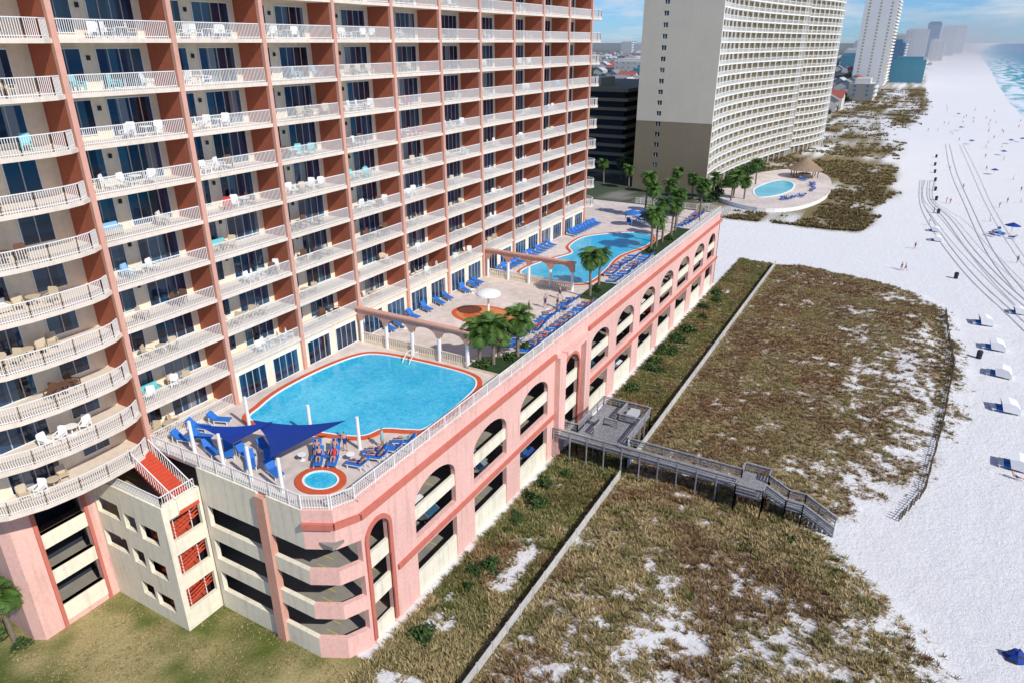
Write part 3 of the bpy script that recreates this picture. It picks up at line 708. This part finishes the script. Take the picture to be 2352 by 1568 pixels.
def tufts(name,pts,blades,label,cat,w=.09):
    rng=np.random.default_rng(5); n=len(pts); A=np.array([p[:4] for p in pts]); C=np.array([p[4] for p in pts])
    az=rng.uniform(0,2*np.pi,(n,blades)); sp_=rng.uniform(.15,1.0,(n,blades)); ln=rng.uniform(.6,1.1,(n,blades))*A[:,3:4]
    d=np.stack([np.cos(az)*sp_,np.sin(az)*sp_,np.ones_like(az)*(1.05-.55*sp_)],-1)
    base=A[:,None,:3]+np.stack([np.cos(az)*sp_*.25,np.sin(az)*sp_*.25,0*az],-1)*A[:,3][:,None,None]
    side=np.stack([-np.sin(az),np.cos(az),0*az],-1)*(w*A[:,3][:,None,None])
    tip=base+d*ln[...,None]*.8
    v=np.stack([base-side,base+side,tip],2).reshape(-1,3)
    me=bpy.data.meshes.new(name); nf=n*blades
    me.vertices.add(nf*3); me.vertices.foreach_set('co',v.ravel()); me.loops.add(nf*3); me.loops.foreach_set('vertex_index',np.arange(nf*3,dtype=np.int32))
    me.polygons.add(nf); me.polygons.foreach_set('loop_start',np.arange(0,nf*3,3,dtype=np.int32)); me.polygons.foreach_set('loop_total',np.full(nf,3,dtype=np.int32))
    me.update(calc_edges=True)
    cc=np.repeat((C[:,None,:]*rng.uniform(.6,1.35,(n,blades,1))).reshape(-1,3),3,0); cc=np.concatenate([cc,np.ones((len(cc),1))],1)
    at=me.attributes.new('tint','FLOAT_COLOR','POINT'); at.data.foreach_set('color',cc.ravel())
    if 'tint' not in bpy.data.materials:
        m=bpy.data.materials.new('tint'); m.use_nodes=True; a=m.node_tree.nodes.new('ShaderNodeAttribute'); a.attribute_name='tint'; b_=m.node_tree.nodes['Principled BSDF']
        m.node_tree.links.new(a.outputs['Color'],b_.inputs['Base Color']); b_.inputs['Roughness'].default_value=.8; b_.inputs['Specular IOR Level'].default_value=.15
    me.materials.append(bpy.data.materials['tint'])
    return obj(name,me,kind='stuff',label=label,cat=cat)
TAN=(.46,.36,.18); OL=(.20,.18,.065); BR=(.20,.125,.065); RD=(.20,.09,.05); GR=(.09,.14,.03)
def mixc(a,b_,t): return tuple(a[i]*(1-t)+b_[i]*t for i in range(3))
pts=[]
for _ in range(92000):
    y=22+R.random()**1.3*143; x=R.uniform(-31.2,14.5)
    c=cover(x,y)
    if c+nz(x,y,1.7,11)*.55+R.uniform(-.2,.2)<.58 or c<.05: continue
    if abs(x+22.6)<.4: continue
    if y<68: t=mixc(TAN,OL,min(1,max(0,.45+nz(x,y,.5,20)*1.6)))
    else: t=mixc(BR,mixc(OL,TAN,.3),min(1,max(0,.5+nz(x,y,.25,20)*2)))
    if nz(x,y,.10,31)>(.12 if x<-6 else .3): t=mixc(t,RD,.6)
    if x<-22.6 and nz(x,y,.2,40)>-.1: t=mixc(t,GR,.55)
    if x<-22.6 and y<38: t=mixc(t,TAN,.6)
    if R.random()<.22: t=mixc(t,TAN,.6)
    if x>9 and y>80: t=mixc(t,(.09,.09,.04),.4)
    pts.append((x,y,hgt(x,y,c)-.03,R.uniform(.32,.74)*(1.15 if y<68 else .92),t))
tufts('dune_grass',pts,10,'brown and olive dune grass over white sand','dune grass')
pts=[]
for _ in range(26000):
    y=204+R.random()**1.5*700; x=R.uniform(-58,6)
    if cover(x,y)+nz(x,y,.3,11)*.6<.6: continue
    if x<-22 and y<290 and x>-56 and y>215: continue
    pts.append((x,y,0,R.uniform(.7,1.4),mixc(BR,OL,R.random())))
tufts('distant_dune_grass',pts,9,'sparse olive dune scrub on sand','dune grass',.2)
pts=[]
def townpt():
    y=330+R.random()**1.5*2600
    x=-y*R.uniform(.30,.45) if R.random()<.65 else -y*R.uniform(.045,.11)-R.uniform(0,30)
    return x,y
for _ in range(13000):
    x,y=townpt()
    if nz(x,y,.012,70)<-.22 or abs(x+123)<11 : continue
    if x>-58: continue
    pts.append((x,y,-1,R.uniform(5,9),mixc((.03,.055,.02),(.07,.105,.035),R.random())))
tufts('woodland',pts,22,'dark green trees between town houses','woodland',.16)
pts=[]
for _ in range(9000):
    y=R.uniform(13,29.4); x=R.uniform(-62,-31)
    if x<-46.4 and y>18.5 and (x<-56 or y>25.6): continue
    if nz(x,y,.3,77)<.0 and y<28.4 : continue
    pts.append((x,y,0,R.uniform(.12,.28),mixc(OL,TAN,R.random())))
tufts('lawn_grass',pts,8,'patchy dry green lawn beside the podium','grass',.1)
# sea ---------------------------------------------------------------
sh=[(-2500,70),(0,64),(300,61),(617,60),(724,62),(1005,70),(1646,94),(4509,185),(12000,600),(30000,1800)]
offs=[0,4,8,14,22,32,45,60,90,130,200,400,900,2500,9000,22000]
yy=list(range(-2500,1000,25))+list(range(1000,5000,100))+list(range(5000,30001,1000))
m=bpy.data.meshes.new('sea'); V=[];U=[]
for y in yy:
    for o_ in offs:
        V.append((itp(y,sh)+o_+(2.5*nz(0,y,.02,1) if o_<60 else 0),y,.25 if o_>0 else .02)); U.append(o_)
k=len(offs); m.from_pydata(V,[],[(j*k+i,j*k+i+1,(j+1)*k+i+1,(j+1)*k+i) for j in range(len(yy)-1) for i in range(k-1)])
at=m.attributes.new('off','FLOAT','POINT'); at.data.foreach_set('value',U)
sm=bpy.data.materials.new('sea'); sm.use_nodes=True; nt=sm.node_tree; bs_=nt.nodes['Principled BSDF']; bs_.inputs['Roughness'].default_value=.4; bs_.inputs['Specular IOR Level'].default_value=.15
g=nn(nt,'ShaderNodeNewGeometry'); a1=nn(nt,'ShaderNodeAttribute',attribute_name='off')
cr=nn(nt,'ShaderNodeValToRGB'); nt.links.new(mth('DIVIDE',a1.outputs['Fac'],400),cr.inputs[0])
e=cr.color_ramp; e.elements[0].color=(.25,.50,.48,1); e.elements[1].color=(.003,.08,.24,1); x=e.elements.new(.08); x.color=(.015,.30,.36,1); x=e.elements.new(.3); x.color=(.006,.19,.32,1)
sv=nn(nt,'ShaderNodeVectorMath',operation='MULTIPLY'); sv.inputs[1].default_value=(.09,.018,1); nt.links.new(g.outputs['Position'],sv.inputs[0])
fn=nn(nt,'ShaderNodeTexNoise'); fn.inputs['Scale'].default_value=1; fn.inputs['Detail'].default_value=6; nt.links.new(sv.outputs[0],fn.inputs['Vector'])
fo=mth('SUBTRACT',fn.outputs[0],mth('ADD',mth('DIVIDE',a1.outputs['Fac'],520),.40)); fo=mth('MULTIPLY',fo,8,True)
mx=nn(nt,'ShaderNodeMixRGB'); nt.links.new(fo,mx.inputs[0]); nt.links.new(cr.outputs[0],mx.inputs[1]); mx.inputs[2].default_value=(.8,.84,.84,1); nt.links.new(mx.outputs[0],bs_.inputs['Base Color'])
m.materials.append(sm); obj('sea',m,kind='structure')
m=MB()
m.box(-130,205,.004,-116,4000,.05,'asphalt'); obj('road',m,kind='structure')
def strip(pts,w,z,k):
    o=[Vector(p) for p in pts]; m=MB(); L=[];Rr=[]
    for i,p in enumerate(o):
        d=(o[min(i+1,len(o)-1)]-o[max(i-1,0)]).normalized(); n=Vector((d.y,-d.x))*w; L.append(p+n);Rr.append(p-n)
    for i in range(len(o)-1): m.poly([(*L[i],z),(*L[i+1],z),(*Rr[i+1],z),(*Rr[i],z)],k)
    return m
def cr_open(p,n=8):
    q=[p[0]]+p+[p[-1]]; out=[]
    for i in range(1,len(q)-2):
        a,b_,c,d=[Vector(q[i+j-1]) for j in range(4)]
        for k in range(n):
            t=k/n; out.append(tuple(.5*((2*b_)+(-a+c)*t+(2*a-5*b_+4*c-d)*t*t+(-a+3*b_-3*c+d)*t**3)))
    return out
base=[(4,300),(4.5,262),(6.5,234),(11,200),(16,172),(21,152),(25,135),(31,110)]
zc=.075
for dx,wd in ((0,.13),(1.6,.13),(5,.13),(6.6,.13),(2.7,.07),(3.9,.07),(8.5,.06),(9.9,.06)):
    zc+=.003
    tmp=strip(cr_open([(x+dx*(1 if j>1 else .5)+(.8*math.sin(j*1.3+dx) if wd<.1 else 0),y) for j,(x,y) in enumerate(base)]),wd,zc,'tyre_sand'); obj('path',tmp,kind='structure')
for dx,wd in ((0,.1),(1.7,.1),(6,.07),(7.6,.07)):
    zc+=.003
    obj('path',strip(cr_open([(13+dx,420),(14+dx*1.2,330),(17+dx,260),(20+dx,200),(24+dx,165)]),wd,zc,'tyre_sand'),kind='structure')
# ================================================================= FENCES, BOARDWALK
for (a,b2) in ((20,66),(68.5,163)):
    m=MB(); y=a
    while y<b2:
        y2=min(y+2.4,b2); zg=0
        m.box(-22.69,y,zg-.1,-22.51,y+.16,1.15,'fence_tan'); m.box(-22.63,y+.16,.05,-22.57,y2,1.0,'fence_tan'); m.box(-22.67,y+.16,1.0,-22.53,y2,1.06,'fence_tan'); y=y2
    obj('dune_fence',m,label='long low pale fence running between building and dunes',cat='fence')
m=MB(); fp=[(6.2,73),(8.4,80),(10.2,98),(11.8,119),(10.8,146)]
prevp=None
for a,b2 in zip(fp,fp[1:]):
    A=Vector(a);B_=Vector(b2); n=int((B_-A).length/.5)
    for i in range(n):
        p=A.lerp(B_,i/n)+Vector((R.uniform(-.1,.1),0)); z=hgt(p.x,p.y,0)
        m.box(p.x-.05,p.y-.06,z-.1,p.x+.05,p.y+.06,z+R.uniform(.8,1.2),'picket')
        q=Vector((p.x,p.y,z+.6))
        if prevp is not None: m.bar(prevp,q,.04,'picket'); m.bar(prevp-Vector((0,0,.3)),q-Vector((0,0,.3)),.04,'picket')
        prevp=q
obj('sand_fence',m,label='dark weathered picket sand fence at the dune edge',cat='fence')
bw=obj('boardwalk',None,label='grey wooden beach boardwalk with railings and stairs over dunes',cat='boardwalk')
def planks(x0,x1,y0,y1,z,ax='x'):
    m=MB(); q=x0
    while q<x1-.01:
        m.box(q,y0,z-.08+R.uniform(-.008,.008),min(q+.19,x1),y1,z,'wood_grey'); q+=.22
    m.box(x0,y0+.1,z-.3,x1,y0+.2,z-.09,'wood_grey'); m.box(x0,y1-.2,z-.3,x1,y1-.1,z-.09,'wood_grey'); return m
BZ=3.0
obj('walkway_deck',planks(-31.6,-9.6,66.3,68.4,BZ),bw); obj('landing_deck',planks(-9.6,-6.8,65.3,69.9,BZ),bw); obj('platform_deck',planks(-29.2,-22.9,68.45,76.8,BZ),bw)
def wrail(pts,z=BZ):
    m=MB(); P_=[Vector((p[0],p[1],p[2] if len(p)>2 else z)) for p in pts]
    for a,b2 in zip(P_,P_[1:]):
        for h in (.35,.65,.9): m.bar(a+Vector((0,0,h)),b2+Vector((0,0,h)),.05,'wood_grey',.12)
        m.bar(a+Vector((0,0,1.12)),b2+Vector((0,0,1.12)),.2,'wood_grey',.05)
        n=max(1,round((b2-a).length/2.2))
        for i in range(n+1):
            p=a.lerp(b2,i/n); m.box(p.x-.06,p.y-.06,-.2,p.x+.06,p.y+.06,p.z+1.1,'wood_grey')
    return m
for pts in ([(-31.5,66.3),(-9.6,66.3),(-9.6,65.3),(-6.8,65.3),(-6.8,66.6)],[(-22.9,68.4),(-9.6,68.4),(-9.6,69.9),(-6.8,69.9),(-6.8,68.6)],[(-31.5,68.4),(-29.3,68.4),(-29.3,76.8),(-22.9,76.8),(-22.9,68.4)],[(-27.2,68.6),(-27.2,71.6),(-25.4,71.6)],[(-26,76.8),(-26,73.4),(-23,73.4)],
    [(-6.8,66.6,BZ),(-4.6,66.6,1.9),(-2.9,66.6,1.9),(.3,66.6,.2)],[(-6.8,68.6,BZ),(-4.6,68.6,1.9),(-2.9,68.6,1.9),(.3,68.6,.2)]): obj('railing',wrail(pts),bw)
m=MB()
for i in range(7): m.box(-6.8+i*.32,66.6,BZ-.16*(i+1)-.05,-6.45+i*.32,68.6,BZ-.16*(i+1),'wood_grey')
m.box(-4.6,66.6,1.8,-2.9,68.6,1.88,'wood_grey')
for i in range(10): m.box(-2.9+i*.32,66.6,1.88-.17*(i+1)-.05,-2.55+i*.32,68.6,1.88-.17*(i+1),'wood_grey')
obj('stairs',m,bw)
part('bench',lambda q:q.box(-28.8,71,BZ+.001,-27.9,73,BZ+.5,'wood_grey'),bw); part('storage_box',lambda q:q.box(-25.2,74,BZ+.001,-24,76,BZ+.9,'grey_metal'),bw); part('bench',lambda q:q.box(-9.2,65.6,BZ+.01,-7.6,66.2,BZ+.5,'wood_grey'),bw)
put_person('walk',-22.4,67.3,BZ+.01,-1.5,'walking along the boardwalk')
# ================================================================= CARS
def car(c):
    b_=MB(); prof=[(-2.2,.35),(2.2,.35),(2.25,.7),(1.9,.88),(1.05,.95),(.45,1.4),(-1.1,1.42),(-1.75,.98),(-2.2,.9)]
    for sg in (-1,1): b_.poly([(sg*.9,y,z) for y,z in (prof if sg>0 else prof[::-1])],c)
    n=len(prof)
    for i in range(n):
        a,d=prof[i],prof[(i+1)%n]; k='glass' if i in (4,6) else c
        b_.poly([(-.9,*a),(.9,*a),(.9,*d),(-.9,*d)],k)
    w_=MB()
    for sg in (-1,1): w_.poly([(sg*.905,.95,.98),(sg*.905,.42,1.34),(sg*.905,-1.05,1.36),(sg*.905,-1.6,1.0)],'glass')
    wh=MB(); mt=Matrix.Rotation(math.pi/2,4,'Y'); t=MB(); t.cyl((0,0),.33,.33,-.11,.11,'rubber',12); t.cyl((0,0),.18,.18,-.12,.12,'grey_metal',8); wh.add(t,mt)
    return b_.mesh('body'),w_.mesh('side_window'),wh.mesh('wheel')
CM={c:car(c) for c in ('car_white','car_red','car_blue','car_grey','car_black')}
for (x,y,z,c) in [(-35,41,8.1,'car_white'),(-35,44,4.6,'car_grey'),(-35,50,8.1,'car_grey'),(-35,53,4.6,'car_white'),(-35.2,60,4.6,'car_white'),(-35,63,1.1,'car_blue'),(-35,79,8.1,'car_white'),(-35,82,4.6,'car_grey'),(-35,89,8.1,'car_blue'),(-35,92,1.1,'car_white'),(-35,98,4.6,'car_black'),(-35,101,8.1,'car_white'),(-35,108,4.6,'car_red'),(-35,110.5,8.1,'car_grey'),(-35,118,8.1,'car_white'),(-36.2,36.0,1.1,'car_red'),(-37.5,35.2,8.1,'car_white')]:
    e=obj('parked_car',None,loc=(x,y,z+.01),rz=math.pi/2,label='%s car parked inside the open garage'%c[4:],cat='car',group='cars parked in the garage')
    b_,w_,wh=CM[c]; obj('body',b_,e); obj('side_window',w_,e)
    for wx in (-.85,.85):
        for wy in (-1.35,1.4): obj('wheel',wh,e,loc=(wx,wy,.33))
# ================================================================= FAR CURVED CONDO
far=obj('curved_condominium_tower',None,label='cream curved high-rise with white balconies and brown lower end wall',cat='apartment building')
fl=[(-58.4,236),(-59.2,247),(-59.3,258),(-58.8,270),(-57.8,283),(-56.2,296),(-54.2,309),(-52,322),(-49.6,334),(-48.6,339)]
fl2=[(-50.5,343),(-48.2,350),(-45.4,359),(-43,369),(-41.2,379),(-40.6,389),(-42.5,398),(-48,404)]
FH=3.35; NFF=26
m=MB()
bodyp=[(x-3,y) for x,y in fl]+[(x-3,y) for x,y in fl2]+[(-84,404),(-84,236.01)]
bodyp[0]=(-61.4,236.0)
m.prism(bodyp[::-1] ,0,NFF*FH+2,'far_tan')
obj('body',m,far)
m=MB(); 
wh_=[(-77.2,-75.6,3.4+k*FH+.8,3.4+k*FH+2.2) for k in range(NFF-1)]
wall_holes(m,'X',235.3,236.0,-84,-58.4,0,22.5,wh_,'far_brown'); wall_holes(m,'X',235.3,236.0,-84,-58.4,22.5,NFF*FH+3,wh_,'far_cream')
for h in wh_: m.box(h[0],235.32,h[2]-.2,h[1],235.5,h[2],'far_white'); m.box(h[0],235.7,h[2],h[1],235.8,h[3],'glass'); m.box(h[0]+.7,235.5,h[2],h[0]+.85,235.65,h[3],'far_white')
obj('end_wall',m,far)
for k in range(1,NFF+1):
    z=k*FH
    for pl in (fl,fl2):
        m=MB()
        for a,b2 in zip(pl,pl[1:]):
            m.prism([(a[0]-3.1,a[1]),(a[0],a[1]),(b2[0],b2[1]),(b2[0]-3.1,b2[1])],z-.4,z,'far_white')
            A=Vector((*a,0));B_=Vector((*b2,0))
            if k<NFF:
                m.bar((a[0]-.1,a[1],z+1.1),(b2[0]-.1,b2[1],z+1.1),.12,'far_white',.12)
                n=int((B_-A).length/.8)
                for i in range(n):
                    p=A.lerp(B_,i/n); m.box(p.x-.17,p.y-.05,z,p.x-.05,p.y+.09,z+1.1,'far_white')
        obj('balcony_floor',m,far)
m=MB()
for pl in (fl,fl2):
    for idx,(a,b2) in enumerate(zip(pl,pl[1:])):
        for t in (0,.5):
            x=a[0]+(b2[0]-a[0])*t; y=a[1]+(b2[1]-a[1])*t
            m.box(x-3.05,y-.15,0,x-1.2,y+.15,NFF*FH,'far_tan'); m.box(x-.4,y-.15,0,x+.05,y+.15,NFF*FH,'far_white')
            dx=(b2[0]-a[0])/2; dy=(b2[1]-a[1])/2
            for k in range(NFF):
                q=.2; m.prism([(x+dx*q-3+.1,y+dy*q),(x+dx*q-2.85,y+dy*q),(x+dx*.8-2.85,y+dy*.8),(x+dx*.8-3+.1,y+dy*.8)][::1],k*FH+.1,k*FH+2.5,'far_blue')
m.prism([(-48.6-3,339),(-48.4,339),(-50.3,343),(-53.5,343)],0,NFF*FH+2,'far_cream')
obj('divider_walls',m,far)
m=MB(); m.prism(smooth([(-52,227),(-37.7,217),(-26.8,226),(-21.8,252),(-26.7,287),(-40,296),(-53,270),(-55,240)],5),0,1.2,'far_white','deck_paver'); obj('terrace',m,label='raised curved pool terrace beside the high-rise',cat='terrace')
pool('swimming_pool',[(-41,234),(-44.2,248),(-40.3,266),(-35,263),(-33.6,250),(-36.5,238)],1.2,.6,'kidney shaped turquoise pool on a raised terrace',6,'pool_light','white')
m=MB(); 
for a in range(8): m.cyl((4*math.cos(a*.785),4*math.sin(a*.785)),.15,.15,0,2.6,'trunk',6)
m.cyl((0,0),5.5,2.2,2.4,4.6,'thatch',16,False); m.cyl((0,0),2.4,.1,4.5,6.4,'thatch',16,False); m.cyl((0,0),2,2,0,1.1,'chair_tan',12)
obj('thatched_hut',m,loc=(-33.5,279,1.2),scale=1.15,label='round thatched pool bar with conical roof',cat='hut')
for i in range(30):
    a=R.uniform(-1.2,1.2); x=-38+11*math.cos(a); y=252+22*math.sin(a); put_lounger(x,y,R.uniform(0,6),.3,z=1.2)
for i in range(30):
    y=R.uniform(222,300); x=(-55 if y>235 else -56)+R.uniform(-1,3)
    obj('shrub',R.choice(bs),loc=(x,y,0.6),scale=R.uniform(2,3.2),label='dense green shrub at the foot of the high-rise',cat='shrub',group='green shrubs')
m=MB(); 
for k in range(9):
    m.box(-150,258,k*3.3,-96,330,k*3.3+1.1,'far_brown'); m.box(-148,260,k*3.3+1.1,-98,328,k*3.3+3.3,'dark')  # solid dark fill stands in for the shade inside the decks
m.box(-150,258,29.7,-96,330,31,'far_brown'); m.box(-125,270,31,-112,285,34,'far_cream')
obj('parking_garage',m,label='multi-storey parking garage with deck shade painted as dark fill',cat='parking garage')
# ================================================================= DISTANT BUILDINGS
def hotel(x0,y0,x1,y1,h,fh,kb,kw,lbl,name='high_rise_hotel',kwin='far_blue'):
    e=obj(name,None,label=lbl,cat='hotel'); m=MB(); m.box(x0,y0,0,x1,y1,h,kb); m.box(x0+4,y0+4,h,x1-4,y1-4,h+4,kb); obj('body',m,e)
    m=MB(); z=fh
    while z<h: m.box(x1-.01,y0+.5,z,x1+1.6,y1-.5,z+fh*.4,kw); m.box(x1,y0+1,z+fh*.4,x1+.1,y1-1,z+fh,kwin); z+=fh
    obj('balconies',m,e)
    m=MB(); z=fh; n=max(2,int((x1-x0)/9))
    while z<h-2:
        for i in range(n):
            xx=x0+(x1-x0)*(i+.5)/n; m.box(xx-1,y0-.1,z+.8,xx+1,y0+.01,z+2.4,kwin)
        z+=fh
    obj('windows',m,e)
hotel(-80,950,-46,1010,140,3.4,'far_white','far_white','tall slender white beachfront tower with many floors',kwin='far_tan')
hotel(-70,1150,-38,1230,46,3.6,'far_blue','far_pale','mid-rise blue glass beachfront hotel')
hotel(-45,1050,-8,1080,26,3.6,'far_teal','far_white','low teal and white beachfront hotel',kwin='far_teal')
hotel(-60,700,-40,730,14,3.5,'house_wall','far_white','small white beach hotel with grey roof')
for (x,y,h,w_,kk) in [(-60,2600,80,60,'far_pale'),(-20,2900,105,40,'far_blue'),(30,3200,95,50,'far_pale'),(-120,3000,70,60,'house_wall'),(60,3900,110,80,'far_pale'),(-50,3700,90,60,'far_blue'),(-95,2100,40,50,'far_teal'),(0,2300,50,34,'house_wall'),(-250,3300,50,80,'far_pale'),(-130,1500,24,40,'far_teal'),(-150,1800,30,50,'far_pale'),(-1000,2800,40,60,'far_pale'),(-1250,3300,46,50,'house_wall'),(-300,900,16,60,'far_teal'),(-420,1150,18,70,'house_wall')]:
    hotel(x-w_/2,y,x+w_/2,y+60,h,7,kk,'far_white','hazy distant beachfront high-rise on the skyline')
def house(k):
    m=MB(); m.box(-6,-5,0,6,5,5,'house_wall')
    m.poly([(-6.5,-5.6,4.9),(6.5,-5.6,4.9),(6.5,0,8),(-6.5,0,8)],k); m.poly([(6.5,5.6,4.9),(-6.5,5.6,4.9),(-6.5,0,8),(6.5,0,8)],k)
    for sx in (-6,6): m.poly([(sx,-5,5),(sx,5,5),(sx,0,7.8)],'house_wall')
    for x in (-4,0,4): m.box(x-.7,-5.06,1.5,x+.7,-5,3.5,'glass')
    return m.mesh('house')
hm=[house(k) for k in ('roof_grey','roof_red','roof_pale')]
for i in range(230):
    x,y=townpt()
    if x>-62: x=-62-R.uniform(0,20)
    if i<14: y=520+i*30; x=-85+R.uniform(-12,22)
    if y<420 and x>-155: continue
    j=R.choice([0,0,0,1,2]); obj('house',hm[j],loc=(x,y,0),rz=R.choice([0,1.57])+R.uniform(-.1,.1),scale=R.uniform(1.1,1.9),label='small town house with %s gable roof'%('grey','red','white')[j],cat='house',group='town houses')
# ================================================================= BEACH ITEMS
def cabana():
    m=MB()
    P0=[(1.9,.15),(1.8,.9),(1.3,1.45),(.4,1.65),(-.6,1.5)]
    for a,c in zip(P0,P0[1:]): m.poly([(a[0],-1.2,a[1]),(a[0],1.2,a[1]),(c[0],1.2,c[1]),(c[0],-1.2,c[1])],'white')
    for y in (-1.2,1.2): m.poly([(-.2,y,.3)]+[(a,y,b_) for a,b_ in P0],'white')
    m.box(-1.0,-1.1,.25,1.2,-.1,.38,'loung_blue'); m.box(-1.0,.1,.25,1.2,1.1,.38,'loung_blue')  # blue mats stand in for the dark blue shadow on the landward side
    m.box(-1.6,-1.0,.25,-1.0,1.0,.36,'white')
    for x in (-1.4,1.1):
        for y in (-1.05,1.05): m.box(x-.04,y-.04,0,x+.04,y+.04,.3,'white')
    return m.mesh('beach_cabana')
cbm=cabana()
for (x,y) in [(16.6,143.5),(17.6,131.6),(17.7,120.2),(17.7,107.5),(17.6,91.3),(8.6,216),(9,205),(22.5,153)]:
    obj('beach_cabana',cbm,loc=(x,y,.02),rz=R.uniform(-.2,.2),scale=.95 if y<150 else .8,label='white canopied double beach chair with blue mats standing in for its shadow',cat='beach chair',group='white canopied beach chairs')
bu=MB(); bu.cyl((0,0),.05,.05,0,2.0,'white',6); bu.cyl((0,0),1.25,.05,1.6,2.15,'navy',12,False); bu=bu.mesh('beach_umbrella')
fu=MB()
ring=[[( (1.0-.18*j)*math.cos(i*.6283)*(1+.25*math.sin(2.3*i+j)), (.7-.12*j)*math.sin(i*.6283)*(1+.2*math.cos(1.7*i)), .22*j+.05*math.sin(i*2.1)) for i in range(10)] for j in range(5)]
for j in range(4):
    for i in range(10): fu.poly([ring[j][i],ring[j][(i+1)%10],ring[j+1][(i+1)%10],ring[j+1][i]],'navy' if (i+j)%3 else 'dark')
fu.poly(ring[4],'navy')
obj('collapsed_beach_tent',fu,loc=(15.4,57.6,0),rz=.4,scale=1.0,label='crumpled navy blue beach tent on white sand',cat='beach tent')
for i in range(9):
    y=R.uniform(260,640); x=R.uniform(18,50)
    obj('beach_umbrella',bu,loc=(x,y,0),scale=1.1,label='open navy beach umbrella planted in sand',cat='umbrella',group='beach umbrellas')
bn=MB(); bn.cyl((0,0),.35,.4,0,1.1,'dark',10); bn.cyl((0,0),.42,.3,1.1,1.25,'dark',10); bn=bn.mesh('trash_bin')
for (x,y) in [(13.1,171.7),(9.8,241),(9.2,262),(8.9,280),(8.8,300),(8.6,320),(8.6,340),(9,365),(15.5,126)]:
    obj('trash_bin',bn,loc=(x,y,0),scale=1.1,label='dark round trash bin standing on the beach',cat='trash bin',group='beach trash bins')
for i in range(75):
    y=190+R.random()**1.2*480; x=R.uniform(4,56); put_person(R.choice(['stand','walk']),x,y,0,R.uniform(0,6),'on the white sand beach')
put_person('stand',2.6,173,0,1,'on the white sand beach'); put_person('walk',3.4,172.4,0,1,'on the white sand beach')
for i in range(5): put_lounger(25+R.uniform(-3,3),221+R.uniform(-5,5),R.uniform(0,6),.9,z=.05)
put_person('sit',17.8,88.4,-.3,1.3,'sunbathing on the white sand')
obj('beach_umbrella',bu,loc=(26.5,222,0),scale=1.5,label='large navy umbrella over sunbathers',cat='umbrella',group='beach umbrellas')
# ================================================================= SEA MIST (real volume over far beach)
def mist(x0,y0,x1,y1,h,den):
    vm=bpy.data.materials.new('mist'); vm.use_nodes=True; nt=vm.node_tree; nt.nodes.clear()
    vo=nt.nodes.new('ShaderNodeVolumeScatter'); vo.inputs['Color'].default_value=(.88,.94,1,1); vo.inputs['Density'].default_value=den; vo.inputs['Anisotropy'].default_value=.1
    oo=nt.nodes.new('ShaderNodeOutputMaterial'); nt.links.new(vo.outputs[0],oo.inputs['Volume'])
    q=MB(); q.names=['far_white']; q.box(x0,y0,-2,x1,y1,h,'far_white'); me=q.mesh('mist'); me.materials.clear(); me.materials.append(vm)
    obj('mist',me,kind='structure')
mist(-3000,700,3000,6000,55,.00009)
mist(-60,1300,170,5200,95,.0004)
# ================================================================= LIGHT / WORLD
el=math.radians(40); azv=Vector((math.cos(math.radians(15)),-math.sin(math.radians(15)),0))
sv=Vector((azv.x*math.cos(el),azv.y*math.cos(el),math.sin(el)))
ld=bpy.data.lights.new('sun','SUN'); ld.energy=4.4; ld.angle=math.radians(.5); ld.color=(1,.965,.91)
lo=bpy.data.objects.new('sun',ld); COL.objects.link(lo); lo.rotation_euler=sv.to_track_quat('Z','Y').to_euler()
w=bpy.data.worlds.new("World"); sc.world=w; w.use_nodes=True; nt=w.node_tree; bg=nt.nodes['Background']
sk=nn(nt,'ShaderNodeTexSky'); sk.sky_type='NISHITA'; sk.sun_disc=False; sk.sun_elevation=el; sk.sun_rotation=math.radians(105); sk.air_density=.9; sk.dust_density=.1; sk.ozone_density=3
tint=nn(nt,'ShaderNodeMixRGB'); tint.blend_type='MULTIPLY'; tint.inputs[0].default_value=1; tint.inputs[2].default_value=(.40,.66,1.08,1); nt.links.new(sk.outputs[0],tint.inputs[1])
tc=nn(nt,'ShaderNodeTexCoord'); sc_=nn(nt,'ShaderNodeVectorMath',operation='MULTIPLY'); sc_.inputs[1].default_value=(4,4,22); nt.links.new(tc.outputs['Generated'],sc_.inputs[0])
cn_=nn(nt,'ShaderNodeTexNoise'); cn_.inputs['Scale'].default_value=2.2; cn_.inputs['Detail'].default_value=8; cn_.inputs['Roughness'].default_value=.6; nt.links.new(sc_.outputs[0],cn_.inputs['Vector'])
cf=nn(nt,'ShaderNodeMapRange'); cf.inputs[1].default_value=.48; cf.inputs[2].default_value=.70; cf.inputs[4].default_value=.75; nt.links.new(cn_.outputs[0],cf.inputs[0])
cm=nn(nt,'ShaderNodeMixRGB'); cm.inputs[2].default_value=(6.2,6.4,6.7,1); nt.links.new(cf.outputs[0],cm.inputs[0]); nt.links.new(tint.outputs[0],cm.inputs[1]); nt.links.new(cm.outputs[0],bg.inputs['Color'])
bg.inputs['Strength'].default_value=.12
sc.view_settings.view_transform='Standard'; sc.view_settings.look='None'; sc.view_settings.exposure=0
